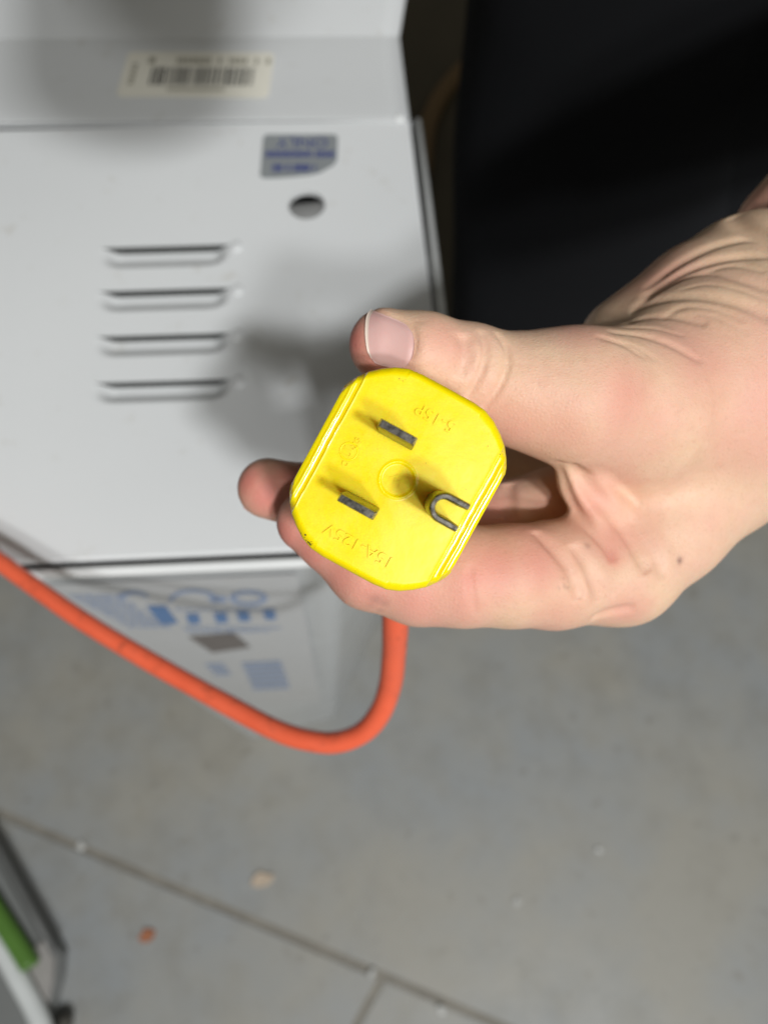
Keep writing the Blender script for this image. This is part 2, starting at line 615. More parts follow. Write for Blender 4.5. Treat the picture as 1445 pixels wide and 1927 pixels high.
# rolled lip round the panel
lip_poly = offset_poly(poly, 0.0048)
lip_back = onz(786, 226, ZT - 0.003)
path = [cham_l + Vector((-0.004, 0.05, 0))] + [lip_poly[5], lip_poly[0], lip_poly[1], lip_poly[2], lip_back]
path[0] = lip_poly[5] + (lip_poly[4] - lip_poly[5]) * 0.6
pts = []
for i, p in enumerate(path):
    p = Vector((p[0], p[1], ZT - 0.004))
    if 0 < i < len(path) - 1:
        a, c2 = Vector((path[i - 1][0], path[i - 1][1], p.z)), Vector((path[i + 1][0], path[i + 1][1], p.z))
        d1, d2 = (a - p).normalized() * 0.006, (c2 - p).normalized() * 0.006
        for t in np.linspace(0, 1, 6):
            pts.append((p + d1) * (1 - t) ** 2 + p * 2 * t * (1 - t) + (p + d2) * t * t)
    else:
        pts.append(p)
vs, fs = tube(pts, 0.0026, 12)
mesh_obj('rolled_lip', vs, fs, M_LIP, app, origin=APP)
# a second folded flange on the right side
fl = [onz(790, 236, ZT - 0.005), onz(809, 400, ZT - 0.005), onz(833, 610, ZT - 0.005), onz(858, 790, ZT - 0.005)]
bm = bmesh.new()
for i in range(3):
    a, c2 = fl[i], fl[i + 1]
    w = Vector((-0.0035, 0, 0))
    quad = [bm.verts.new(a + w), bm.verts.new(c2 + w), bm.verts.new(c2), bm.verts.new(a)]
    low = [bm.verts.new(q.co + Vector((0, 0, -0.02))) for q in quad]
    bm.faces.new(quad)
    for k in range(4):
        bm.faces.new((quad[k], low[k], low[(k + 1) % 4], quad[(k + 1) % 4]))
bm_obj('side_flange', bm, M_LIP, app, origin=APP)

# lower cabinet, tapering to the floor
topo = [Vector((p.x, p.y, ZT - 0.006)) for p in offset_poly(poly, 0.0052)]
bot = [onz(470, 1392, 0.004), onz(628, 1352, 0.004), onz(716, 1150, 0.004), Vector((0.0, 0.43, 0.004)), Vector((-0.30, 0.43, 0.004)), Vector((-0.24, 0.19, 0.004))]
verts, faces = [], []
# rows of rounded outline (corners cut by small arcs)
def rounded(poly3, r):
    out = []
    n = len(poly3)
    for i in range(n):
        p, a, c2 = poly3[i], poly3[i - 1], poly3[(i + 1) % n]
        d1, d2 = (a - p).normalized() * r, (c2 - p).normalized() * r
        for t in np.linspace(0, 1, 5):
            out.append((p + d1) * (1 - t) ** 2 + p * 2 * t * (1 - t) + (p + d2) * t * t)
    return out


ra, rb = rounded(topo, 0.008), rounded(bot, 0.008)
n = len(ra)
for k in range(5):
    t = k / 4
    verts += [ra[i].lerp(rb[i], t) for i in range(n)]
for k in range(4):
    for i in range(n):
        j = (i + 1) % n
        faces.append((k * n + i, k * n + j, (k + 1) * n + j, (k + 1) * n + i))
faces.append(tuple(reversed(range(4 * n, 5 * n))))
cab = mesh_obj('lower_cabinet', verts, faces, M_BODY, app, smooth=False, origin=APP)
bm = bmesh.new()
bm.from_mesh(cab.data)
bmesh.ops.recalc_face_normals(bm, faces=bm.faces)
bm.to_mesh(cab.data)
bm.free()

# bent sheet behind the louvred panel: falls away, then rises
Z1, Z2, Z3 = ZT, ZT - 0.009, ZT - 0.002
sheet = []
r0, r1, r2 = onz(770, 226, Z1), onz(751, 68, Z2), onz(772, -60, Z3)
lv_ = Vector((-0.36, -0.004, 0.0))
l0, l1, l2 = r0 + lv_, r1 + lv_, r2 + lv_
prof_r = catmull([r0 + Vector((0, -0.0, 0.0004)), r0.lerp(r1, 0.03) + Vector((0, 0, 0.0012)), r0.lerp(r1, 0.5), r0.lerp(r1, 0.96), r1, r1.lerp(r2, 0.04), r1.lerp(r2, 0.5), r2], 5)
prof_l = catmull([l0 + Vector((0, -0.0, 0.0004)), l0.lerp(l1, 0.03) + Vector((0, 0, 0.0012)), l0.lerp(l1, 0.5), l0.lerp(l1, 0.96), l1, l1.lerp(l2, 0.04), l1.lerp(l2, 0.5), l2], 5)
nu = 24
verts, faces = [], []
m_ = len(prof_r)
for i in range(nu + 1):
    for j in range(m_):
        p = Vector(prof_l[j]).lerp(Vector(prof_r[j]), i / nu)
        verts.append(p)
for i in range(nu):
    for j in range(m_ - 1):
        a = i * m_ + j
        faces.append((a, a + m_, a + m_ + 1, a + 1))
off = len(verts)
verts += [v - Vector((0, 0, 0.003)) for v in verts]
faces += [tuple(reversed([q + off for q in f])) for f in list(faces)]
for j in range(m_ - 1):
    a = nu * m_ + j
    faces.append((a, a + off, a + off + 1, a + 1))
back_sheet = mesh_obj('bent_back_sheet', verts, faces, M_PANEL, app, origin=APP)
# cabinet body below the sheet
bm = bmesh.new()
for zz in (0.004, 1):
    pass
q = [(-0.34, 0.425), (r0.x - 0.006, 0.425), (r1.x - 0.008, r1.y), (r2.x - 0.008, r2.y), (-0.34, r2.y), (-0.34, r1.y)]
zs = [Z2 - 0.014] * 6
hi = [bm.verts.new((a, bb, z)) for (a, bb), z in zip(q, zs)]
lo = [bm.verts.new((a, bb, 0.004)) for (a, bb) in q]
bm.faces.new(hi)
for i in range(6):
    j = (i + 1) % 6
    bm.faces.new((lo[i], lo[j], hi[j], hi[i]))
bm_obj('rear_cabinet', bm, M_BODY, app, origin=APP)
# screw head by the crease
sc = onz(752, 223, ZT)
bm = bmesh.new()
bmesh.ops.create_uvsphere(bm, u_segments=16, v_segments=8, radius=0.0034, matrix=Matrix.Translation((sc.x, sc.y, ZT + 0.0002)) @ Matrix.Diagonal((1, 1, 0.5, 1)))
bm_obj('screw_head', bm, M_LIP, app, smooth=True, origin=APP)


# stickers -----------------------------------------------------------------
def sheet_frame(o, x, y):
    """orthonormal frame on a plane: o origin, x along reading, y up"""
    x = x.normalized()
    y = (y - x * y.dot(x)).normalized()
    return o, x, y, x.cross(y)


def on_frame(fr, u, w, n=0.0):
    o, x, y, z = fr
    return o + x * u + y * w + z * n


def sticker(name, fr, outline, matl, thick=0.0004):
    n = len(outline)
    vs = [on_frame(fr, u, w, thick) for u, w in outline] + [on_frame(fr, u, w, 0.0) for u, w in outline]
    fs = [tuple(range(n))] + [(i, i + n, (i + 1) % n + n, (i + 1) % n) for i in range(n)]
    return mesh_obj(name, vs, fs, matl, app, smooth=False, origin=APP)


def marks(name, fr, rects, matl, parent, lift=0.0007):
    vs, fs = [], []
    for (u0, w0, u1, w1) in rects:
        k = len(vs)
        vs += [on_frame(fr, u0, w0, lift), on_frame(fr, u1, w0, lift), on_frame(fr, u1, w1, lift), on_frame(fr, u0, w1, lift)]
        fs.append((k, k + 1, k + 2, k + 3))
    o = mesh_obj(name, vs, fs, matl, parent, smooth=False, origin=APP)
    o['kind'] = 'stuff'
    return o


def rrect(w, h, r, n=5, cut=None):
    out = []
    for cx, cy, a0 in ((w - r, r, -90), (w - r, h - r, 0), (r, h - r, 90), (r, r, 180)):
        for k in range(n):
            a = math.radians(a0 + 90 * k / (n - 1))
            out.append((cx + r * math.cos(a), cy + r * math.sin(a)))
    return out


def text_mesh(body, size, extrude):
    cu = bpy.data.curves.new('lettering', 'FONT')
    cu.body = body
    cu.size = size
    cu.extrude = extrude
    cu.align_x, cu.align_y = 'CENTER', 'CENTER'
    cu.resolution_u = 4
    o = bpy.data.objects.new('lettering', cu)
    COL.objects.link(o)
    bpy.context.view_layer.update()
    me = bpy.data.meshes.new_from_object(o.evaluated_get(bpy.context.evaluated_depsgraph_get()))
    bpy.data.objects.remove(o)
    return me


def words(name, fr, body, size, u, w, matl, parent, lift=0.0008, sx=1.0):
    me = text_mesh(body, size, 0.0)
    vs = [on_frame(fr, u + q.co.x * sx, w + q.co.y, lift) for q in me.vertices]
    fs = [tuple(p.vertices) for p in me.polygons]
    return mesh_obj(name, vs, fs, matl, parent, smooth=False, origin=APP)


# cream bar-code label on the falling sheet
def on_plane(px, py, o, n):
    dx, dy = (px - CX) / FPX, -(py - CY) / FPX
    r = Vector((dx, dy * CT + ST, dy * ST - CT))
    t = (o - EYE).dot(n) / r.dot(n)
    return EYE + r * t


pn = (r1 - r0).cross(l0 - r0).normalized()
if pn.z < 0:
    pn = -pn
po = r0.lerp(r1, 0.5) + pn * 0.0015
c0 = on_plane(517, 100, po, pn)       # the label is read from behind the appliance
c1 = on_plane(243, 98, po, pn)
c2 = on_plane(234, 182, po, pn)
fr = sheet_frame(c0, c1 - c0, c0 - on_plane(516, 183, po, pn))
LW = (c1 - c0).length
LH = abs((c2 - c1).dot(fr[2]))
fr = (fr[0] - fr[2] * LH * 0.0, fr[1], fr[2], fr[3])
fr = (c0 - fr[2] * 0.0, fr[1], fr[2], fr[3])
if fr[3].dot(pn) < 0:
    fr = (fr[0], fr[1], fr[2], -fr[3])
# reading up is towards the viewer, so the label extends to -w
lab = sticker('barcode_label', (on_frame(fr, 0, -LH), fr[1], fr[2], fr[3]), rrect(LW, LH, 0.004), M_CREAM)
lf = (on_frame(fr, 0, -LH), fr[1], fr[2], fr[3])
bars, u = [], LW * 0.12
r_ = random.Random(3)
while u < LW * 0.80:
    wd = r_.choice((0.0006, 0.0006, 0.0009, 0.0016))
    bars.append((u, LH * 0.24, u + wd, LH * 0.64))
    u += wd + r_.choice((0.0007, 0.0007, 0.0011, 0.0016))
marks('bars', lf, bars, M_INK, lab)
tx = []
u = LW * 0.02
while u < LW * 0.66:
    wd = r_.uniform(0.002, 0.004)
    tx.append((u, LH * 0.72, u + wd * 0.75, LH * 0.86))
    u += wd + (0.004 if r_.random() < 0.15 else 0)
tx += [(LW * 0.80, LH * 0.72, LW * 0.845, LH * 0.86)]
tx += [(LW * (0.30 + 0.02 * k), LH * 0.10, LW * (0.312 + 0.02 * k), LH * 0.2) for k in range(19)]
tx += [(LW * 0.91, LH * (0.25 + 0.1 * k), LW * 0.945, LH * (0.32 + 0.1 * k)) for k in range(5)]
marks('print_rows', lf, tx, M_FAINTINK, lab)

# silver sticker with torn corner, blue print
c0, c1, c2 = W_(636, 254), W_(496, 254), W_(494, 336)
fr = sheet_frame(Vector((c0.x, c0.y, ZT)), c1 - c0, Vector((0, -1, 0)))
SW = (c1 - c0).length
SH = abs((c2 - c1).y)
sf = (fr[0] + Vector((0, 0, 0.0001)), fr[1], -Vector((0, 1, 0)), Vector((0, 0, 1)))
# frame w runs towards the viewer; outline anticlockwise seen from above
out = [(SW, 0.002), (SW - 0.002, 0), (0.002, 0), (0, 0.002), (0, SH * 0.60), (SW * 0.05, SH * 0.72), (SW * 0.12, SH * 0.78), (SW * 0.22, SH * 0.88), (SW * 0.34, SH * 0.93),
       (SW * 0.55, SH * 0.97), (SW * 0.8, SH), (SW - 0.002, SH), (SW, SH - 0.002)]
sil = sticker('foil_sticker', sf, out, M_SILVER)
# letters are read from behind: reading runs to -x and up is towards the viewer
words('lettering', sf, 'ONLY', 0.0118, SW * 0.47, SH * 0.19, M_BLUEINK, sil)
r_ = random.Random(5)
tx, u = [], SW * 0.04
while u < SW * 0.95:
    wd = r_.uniform(0.0012, 0.0024)
    tx.append((u, SH * 0.40, u + wd * 0.7, SH * 0.54))
    u += wd + (0.0018 if r_.random() < 0.12 else 0)
u = SW * 0.28
while u < SW * 0.85:
    wd = r_.uniform(0.0012, 0.0024)
    tx.append((u, SH * 0.70, u + wd * 0.75, SH * 0.86))
    u += wd + (0.002 if r_.random() < 0.12 else 0)
marks('print_rows', sf, tx, M_BLUEINK, sil)

# printed transfer on the front of the lower cabinet
fa, fb, fc = topo[0], topo[1], bot[0]
fn = (fb - fa).cross(fc - fa).normalized()
if fn.y > 0:
    fn = -fn


def fpl(px, py):
    return on_plane(px, py, fa, fn)


def patch(name, quads, matl, parent, lift):
    vs, fs = [], []
    for q in quads:
        k = len(vs)
        for (x, y) in q:
            vs.append(fpl(x, y) + fn * lift)
        fs.append(tuple(range(k, k + len(q))))
    o = mesh_obj(name, vs, fs, matl, parent, smooth=False, origin=APP)
    if len(quads) > 1:
        o['kind'] = 'stuff'
    return o


M_DECAL = painted_metal('pale_decal', (0.54, 0.545, 0.55), 0.18)
decal = patch('printed_decal', [[(92, 1098), (560, 1078), (604, 1318), (440, 1330)]], M_DECAL, app, 0.0005)
blk = [[(276, 1138), (312, 1137), (336, 1170), (305, 1173)]]
for x0, x1, yy in ((350, 378, 1164), (402, 430, 1162), (445, 472, 1159), (494, 520, 1156)):
    blk.append([(x0, yy - 11), (x1 - 4, yy - 12), (x1, yy + 7), (x0 + 6, yy + 8)])
patch('blue_blocks', blk, M_BLUEBLOCK, decal, 0.0010)
q = []
r_ = random.Random(9)
for k in range(9):
    x0, y0 = 132 + 13.5 * k, 1117 + 7.2 * k
    x = x0
    while x < x0 + 92 - k * 2:
        wd = r_.uniform(6, 15)
        q.append([(x, y0), (x + wd - 3, y0 - 0.3), (x + wd, y0 + 3.8), (x + 3, y0 + 4.2)])
        x += wd + 1
for k in range(14):
    a0, a1 = math.radians(180 + k * 12.8), math.radians(180 + (k + 1) * 12.8)
    q.append([(252 + 28 * math.cos(a0), 1122 + 13 * math.sin(a0)), (252 + 28 * math.cos(a1), 1122 + 13 * math.sin(a1)),
              (256 + 20 * math.cos(a1), 1124 + 8 * math.sin(a1)), (256 + 20 * math.cos(a0), 1124 + 8 * math.sin(a0))])
for k in range(20):
    a0, a1 = math.radians(180 + k * 9), math.radians(180 + (k + 1) * 9)
    q.append([(365 + 48 * math.cos(a0), 1130 + 24 * math.sin(a0)), (365 + 48 * math.cos(a1), 1130 + 24 * math.sin(a1)),
              (365 + 40 * math.cos(a1), 1130 + 18 * math.sin(a1)), (365 + 40 * math.cos(a0), 1130 + 18 * math.sin(a0))])
q.append([(392, 1121), (424, 1119), (428, 1131), (398, 1132)])
for k in range(22):
    a0, a1 = math.radians(k * 16.4), math.radians((k + 1) * 16.4)
    q.append([(468 + 36 * math.cos(a0), 1123 + 15 * math.sin(a0)), (468 + 36 * math.cos(a1), 1123 + 15 * math.sin(a1)),
              (468 + 24 * math.cos(a1), 1123 + 8 * math.sin(a1)), (468 + 24 * math.cos(a0), 1123 + 8 * math.sin(a0))])
for row, (y0, xa, xb) in enumerate(((1143, 330, 520), (1178, 345, 525), (1184, 352, 505))):
    x = xa
    while x < xb:
        wd = r_.uniform(5, 12)
        q.append([(x, y0), (x + wd - 2, y0 - 0.3), (x + wd, y0 + 3.2), (x + 2, y0 + 3.6)])
        x += wd + 1.5
for k in range(6):
    q.append([(455 + 4 * k, 1246 + 9 * k), (528 + 3 * k, 1242 + 9 * k), (531 + 3 * k, 1248 + 9 * k), (458 + 4 * k, 1252 + 9 * k)])
for k in range(3):
    q.append([(386 + 8 * k, 1248 + 8 * k), (420 + 6 * k, 1247 + 8 * k), (424 + 6 * k, 1252 + 8 * k), (390 + 8 * k, 1253 + 8 * k)])
patch('blue_print', q, M_BLUEFAINT, decal, 0.0009)
patch('brown_block', [[(355, 1196), (440, 1188), (472, 1216), (400, 1226)]], M_BROWNINK, decal, 0.0010)

# ================================================================ grey case, bottom left
ZC = 0.045
cl = lambda x, y, z=ZC: onz(x, y, z)
cb = cl(20, 1850, 0)
case = thing('storage_case', 'grey case with green stripe and white rail at the corner of the floor', 'case', cb)
poly = [cl(-260, 1500), cl(-60, 1500), cl(4, 1610), cl(56, 1705), cl(108, 1800), cl(104, 1850), cl(60, 2010), cl(-260, 2050)]
M_CASE = simple('grey_plastic', (0.17, 0.175, 0.17), 0.45, var=0.15, scale=20)
M_CASEPALE = simple('pale_grey_plastic', (0.30, 0.285, 0.27), 0.5, var=0.2, scale=30)
M_GREEN = simple('green_plastic', (0.085, 0.19, 0.03), 0.4)
M_RAIL = simple('white_plastic', (0.62, 0.64, 0.63), 0.35)
bm = prism(poly, 0.012, ZC - 0.006, 0.01, 3)
bm_obj('case_shell', bm, M_CASE, case, origin=cb)
bm = prism([cl(42, 1795), cl(85, 1768), cl(101, 1800), cl(98, 1850), cl(90, 1890), cl(66, 1870)], ZC - 0.0065, ZC - 0.0015, 0.002)
bm_obj('corner_pad', bm, M_CASEPALE, case, origin=cb)
vs, fs = tube([cl(x, y, ZC + 0.001) for x, y in ((-60, 1508), (4, 1612), (56, 1706), (106, 1798))], 0.0035, 10)
mesh_obj('edge_trim', vs, fs, simple('dark_grey_trim', (0.14, 0.142, 0.138), 0.5), case, origin=cb)
gp = [cl(x, y, ZC + 0.008) for x, y in ((-70, 1620), (-20, 1695), (25, 1765), (52, 1808), (58, 1822))]
vs, fs = tube(catmull(gp, 4), [0.0125] * 15 + [0.011, 0.007], 16)
mesh_obj('green_stripe', vs, fs, M_GREEN, case, origin=cb)
wp = [cl(x, y, ZC + 0.006) for x, y in ((-60, 1690), (0, 1780), (40, 1850), (72, 1912), (98, 1990))]
vs, fs = tube(catmull(wp, 4), 0.0125, 14)
mesh_obj('white_rail', vs, fs, M_RAIL, case, origin=cb)
ft = onz(122, 1925, 0.02)
bm = bmesh.new()
bmesh.ops.create_uvsphere(bm, u_segments=20, v_segments=12, radius=0.011, matrix=Matrix.Translation(ft) @ Matrix.Diagonal((1, 1, 0.85, 1)))
bm_obj('caster', bm, simple('dark_rubber_foot', (0.06, 0.055, 0.045), 0.7), case, smooth=True, origin=cb)

# ================================================================ extension cord with plug
PD = 0.131
pc_cam = Vector(((748 - CX) / FPX * PD, -(903 - CY) / FPX * PD, PD))
PC = C2W(pc_cam)
ax_n = (EYE - PC).normalized()
cam_right, cam_up = Vector((1, 0, 0)), Vector((0, CT, ST))
ax_u = (cam_right * 0.877 - cam_up * 0.480)
ax_u = (ax_u - ax_n * ax_u.dot(ax_n)).normalized()
ax_w = ax_n.cross(ax_u)
cord_thing = thing('extension_cord', 'orange extension cord with a yellow three prong plug held in the hand', 'extension cord', PC)
cord_thing.matrix_world = Matrix(((ax_u.x, ax_w.x, ax_n.x, PC.x), (ax_u.y, ax_w.y, ax_n.y, PC.y), (ax_u.z, ax_w.z, ax_n.z, PC.z), (0, 0, 0, 1)))
P2L = cord_thing.matrix_world.inverted()
mm = 0.001
OUT = [(0, 17.75), (5, 17.72), (7.4, 17.45), (9.5, 16.6), (11.5, 15.25), (13.2, 13.75), (14.5, 12.0), (15.25, 10.7), (15.6, 9.6)]


def lim(u):
    return np.interp(abs(u), [p[0] for p in OUT], [p[1] for p in OUT])


us = np.concatenate([np.linspace(-15.6, -12.8, 30), np.linspace(-12.6, 12.6, 150), np.linspace(12.8, 15.6, 30)])
ts = np.concatenate([np.linspace(-1, -0.93, 10), np.linspace(-0.92, 0.92, 150), np.linspace(0.93, 1, 10)])


def hgt(u, w):
    a = abs(u)
    wob = 0.05 * math.sin(w * 0.5 + (1 if u > 0 else 4)) + 0.02 * math.sin(w * 1.9 + u)
    aa = a + wob * 0.8
    h = np.interp(aa, [0, 12.7, 13.0, 13.15, 13.35, 13.75, 14.1, 14.35, 14.6, 14.9, 15.15, 15.6],
                  [0.10, -0.02, 0.0, 0.06, -0.40, -0.48, -0.42, -0.20, -0.24, -0.50, -0.52, -0.75])
    d = (lim(u) - abs(w)) * (1.0 if a < 7 else 0.72)
    if d < 1.2:
        h -= 1.0 * (1 - d / 1.2) ** 2
    r = math.hypot(u, w)
    h += 0.20 * math.exp(-((r - 3.05) / 0.20) ** 2)
    if r < 2.95:
        h -= 0.12
    # soft sink marks round the blades and the pin
    for (bu, bw) in ((-3.5, 6.3), (-3.5, -6.4)):
        h -= 0.10 * math.exp(-(((u - bu) / 4.2) ** 2 + ((w - bw) / 2.0) ** 2))
    return h


nu, nt_ = len(us), len(ts)
verts, faces = [], []
for u in us:
    L = lim(u)
    for t in ts:
        w = L * t
        verts.append((u * mm, w * mm, hgt(u, w) * mm))
idx = lambda i, j: i * nt_ + j
fmat = []
for i in range(nu - 1):
    for j in range(nt_ - 1):
        faces.append((idx(i, j), idx(i + 1, j), idx(i + 1, j + 1), idx(i, j + 1)))
        fmat.append(1 if abs(us[i] + us[i + 1]) / 2 > 13.1 else 0)
loop = [idx(i, 0) for i in range(nu)] + [idx(nu - 1, j) for j in range(1, nt_)] + [idx(i, nt_ - 1) for i in range(nu - 2, -1, -1)] + [idx(0, j) for j in range(nt_ - 2, 0, -1)]
lp = [verts[k] for k in loop]
prev = loop
for (n_, sc_, circ) in ((-1.9, 1.012, 0), (-2.6, 1.015, 0), (-6, 1.01, 0), (-11, 0.985, 0.0), (-15, 0.93, 0.05), (-19, 0.86, 0.1), (-24, 0.74, 0.2), (-29, 0.62, 0.35), (-34, 0.52, 0.6), (-38, 0.45, 0.9)):
    cur = []
    for (x, y, z) in lp:
        a = math.atan2(y, x)
        R = 16.0 * mm
        xx, yy = x * (1 - circ) + R * math.cos(a) * circ, y * (1 - circ) + R * math.sin(a) * circ
        verts.append((xx * sc_, yy * sc_, n_ * mm))
        cur.append(len(verts) - 1)
    for k in range(len(loop)):
        k2 = (k + 1) % len(loop)
        faces.append((prev[k2], prev[k], cur[k], cur[k2]))
        fmat.append(0)
    prev = cur
faces.append(tuple(prev))
fmat.append(0)
plug = mesh_obj('plug_body', verts, faces, None, cord_thing, mats=[M_YELLOW, M_FILM], fmat=fmat)


# flat blades
def blade(u, w, name):
    bm = bmesh.new()
    hw, ht, L = 3.15 * mm, 0.76 * mm, 16.2 * mm
    secs = [(-1.0 * mm, 1, 1), (L - 1.6 * mm, 1, 1), (L, 0.90, 0.72)]
    rings = []
    for z, a, b2 in secs:
        rings.append([bm.verts.new((u * mm + x * hw * a, w * mm + y * ht * b2, z)) for x, y in ((-1, -1), (1, -1), (1, 1), (-1, 1))])
    for r0_, r1_ in zip(rings[:-1], rings[1:]):
        for k in range(4):
            bm.faces.new((r0_[k], r0_[(k + 1) % 4], r1_[(k + 1) % 4], r1_[k]))
    bm.faces.new(rings[-1])
    bmesh.ops.bevel(bm, geom=list(bm.edges), offset=0.12 * mm, segments=2, affect='EDGES')
    return bm_obj(name, bm, M_BLADE, cord_thing)


blade(-3.45, 6.25, 'blade')
blade(-3.45, -6.45, 'blade')
# folded ground pin, open on its outer side
bm = bmesh.new()
ro, ri, L = 2.38 * mm, 1.30 * mm, 18.6 * mm
gu, gw_ = 8.05 * mm, -0.35 * mm
leg = 3.1 * mm
path = [(leg, ro, ri)]
outer, inner = [], []
outer.append((leg, ro)); inner.append((leg, ri))
for k in range(17):
    a = math.radians(90 + 180 * k / 16)
    outer.append((ro * math.cos(a), ro * math.sin(a)))
    inner.append((ri * math.cos(a), ri * math.sin(a)))
outer.append((leg, -ro)); inner.append((leg, -ri))
sec = []
for z, s_ in ((-1.0 * mm, 0.0), (L - 1.8 * mm, 0.0), (L - 0.6 * mm, 0.13 * mm), (L, 0.36 * mm)):
    o_, i_ = [], []
    for (x, y), (x2, y2) in zip(outer, inner):
        dx, dy = x2 - x, y2 - y
        l_ = math.hypot(dx, dy)
        o_.append(bm.verts.new((gu + x + dx / l_ * s_, gw_ + y + dy / l_ * s_, z)))
        i_.append(bm.verts.new((gu + x2 - dx / l_ * s_ * 0.6, gw_ + y2 - dy / l_ * s_ * 0.6, z)))
    sec.append((o_, i_))
m_ = len(outer)
for (o0, i0), (o1, i1) in zip(sec[:-1], sec[1:]):
    for k in range(m_ - 1):
        bm.faces.new((o0[k], o0[k + 1], o1[k + 1], o1[k]))
        bm.faces.new((i0[k + 1], i0[k], i1[k], i1[k + 1]))
    bm.faces.new((o0[0], o1[0], i1[0], i0[0]))
    bm.faces.new((o0[-1], i0[-1], i1[-1], o1[-1]))
for k in range(m_ - 1):
    bm.faces.new((sec[-1][0][k], sec[-1][0][k + 1], sec[-1][1][k + 1], sec[-1][1][k]))
g = bm_obj('ground_pin', bm, M_BLADE, cord_thing, smooth=True)
g.data.polygons.foreach_set('use_smooth', [False] * len(g.data.polygons))


# raised lettering, read from the other side of the plug
def emboss(body, size, u, w, sx=1.0, depth=0.33, rot=math.pi):
    me = text_mesh(body, size * mm, depth * mm)
    R = Matrix.Translation((u * mm, w * mm, 0)) @ Matrix.Rotation(rot, 4, 'Z') @ Matrix.Diagonal((sx, 1, 1, 1))
    for q in me.vertices:
        p = R @ q.co
        q.co = (p.x, p.y, p.z + hgt(p.x / mm, p.y / mm) * mm)
    me.materials.clear()
    me.materials.append(M_LETTER)
    o = bpy.data.objects.new('raised_lettering', me)
    return link(o, plug)


emboss('5-15P', 2.9, 0.6, 12.3, 1.08)
emboss('15A-125V', 2.9, -0.3, -13.0, 1.12)
emboss('c    us', 2.3, -9.3, 0.3, 1.0, 0.33, rot=math.radians(90))
emboss('UL', 2.4, -9.6, 0.3, 0.8, 0.33, rot=math.radians(90))
emboss('W', 2.0, 0.0, 0.0, 1.2, 0.2, rot=math.radians(180 - 20))
# small ring round the listing mark
vs, fs = [], []
for k in range(40):
    a = 2 * math.pi * k / 40
    for rr, z in ((1.32, -0.02), (1.42, 0.12), (1.55, 0.12), (1.65, -0.02)):
        x, y = -9.6 + rr * math.cos(a), 0.3 + rr * math.sin(a)
        vs.append((x * mm, y * mm, (z + hgt(x, y)) * mm))
for k in range(40):
    for j in range(3):
        a, b2 = k * 4 + j, ((k + 1) % 40) * 4 + j
        fs.append((a, a + 1, b2 + 1, b2))
mesh_obj('raised_ring', vs, fs, M_LETTER, plug)
# scuffed grime on the lower left corner and along the lower rim
vs, fs = [], []
r_ = random.Random(12)


def speck(u, w, s):
    k = len(vs)
    n = 6
    for q in range(n):
        a = 2 * math.pi * q / n
        x, y = u + math.cos(a) * s * r_.uniform(0.5, 1.2), w + math.sin(a) * s * r_.uniform(0.4, 1.0)
        L = float(lim(x)) - 0.02
        y = max(-L, min(L, y))
        vs.append((x * mm, y * mm, (hgt(x, y) + 0.03) * mm))
    fs.append(tuple(range(k, k + n)))


def zl(zx, zy):
    dx, dy = zx - 745, zy - 735
    return (dx * 0.877 + dy * 0.48) / 33.3, -(-dx * 0.48 + dy * 0.877) / 33.3


for zx, zy, s in ((219, 1048, 0.17), (212, 1064, 0.1), (222, 1082, 0.12), (232, 1090, 0.12), (240, 1096, 0.16), (228, 1098, 0.1), (246, 1104, 0.15), (254, 1088, 0.09), (250, 1108, 0.1),
                  (258, 1100, 0.07), (190, 1040, 0.08), (600, 1342, 0.13), (548, 1303, 0.1), (575, 1322, 0.08), (340, 1190, 0.1), (272, 1150, 0.08), (755, 165, 0.08), (775, 178, 0.06), (790, 170, 0.05),
                  (1333, 575, 0.12), (1322, 590, 0.08), (148, 758, 0.1), (680, 560, 0.05), (505, 1255, 0.05), (905, 640, 0.05), (300, 905, 0.06), (1255, 545, 0.06)):
    u, w = zl(zx, zy)
    speck(u, w, s * 1.45)
mesh_obj('grime_specks', vs, fs, M_GRIME, plug, smooth=False)['kind'] = 'stuff'

# strain relief with ribs
pp, rr = [], []
for k in range(49):
    n_ = -37 - 16 * k / 48
    rib = 0.5 if (k // 4) % 2 == 0 else -0.35
    pp.append((0, 0, n_ * mm))
    rr.append((7.6 - 3.0 * k / 48 + rib) * mm)
vs, fs = tube(pp, rr, 24)
mesh_obj('strain_relief', vs, fs, M_YELLOW, cord_thing)

# the cord
cp = [at(748, 903, .180), at(748, 905, .190), at(747, 930, .1985), at(746, 985, .202), at(745, 1070, .212), at(744, 1170, .232), at(741, 1230, .248), at(733, 1290, .264), at(714, 1342, .274), at(682, 1378, .281),
      at(632, 1395, .286), at(572, 1389, .290), at(510, 1370, .295), at(430, 1330, .303), at(340, 1280, .312), at(250, 1226, .320), at(150, 1162, .330), at(60, 1098, .340),
      at(-20, 1042, .349), at(-130, 975, .362), at(-300, 960, .42), at(-420, 1100, .60)]
cpath = catmull(cp, 10)
wig = np.arange(len(cpath))
cpath = cpath + 0.0005 * np.stack([np.sin(wig * 0.11), np.cos(wig * 0.083 + 1), np.sin(wig * 0.07 + 2)], 1) * np.clip((wig - 50) / 60, 0, 1)[:, None]
vs, fs = tube([P2L @ Vector(p) for p in cpath], list(0.0040 + 0.00004 * np.sin(wig * 0.4)), 24)
mesh_obj('cord', vs, fs, M_ORANGE, cord_thing)

# ================================================================ hand: a smooth distance field, skinned
def K(px, py, d, r):
    """key: pixel, depth mm, radius in pixels -> xyz mm (camera space) and radius mm"""
    return ((px - CX) / FPX * d, -(py - CY) / FPX * d, d, r / FPX * d)


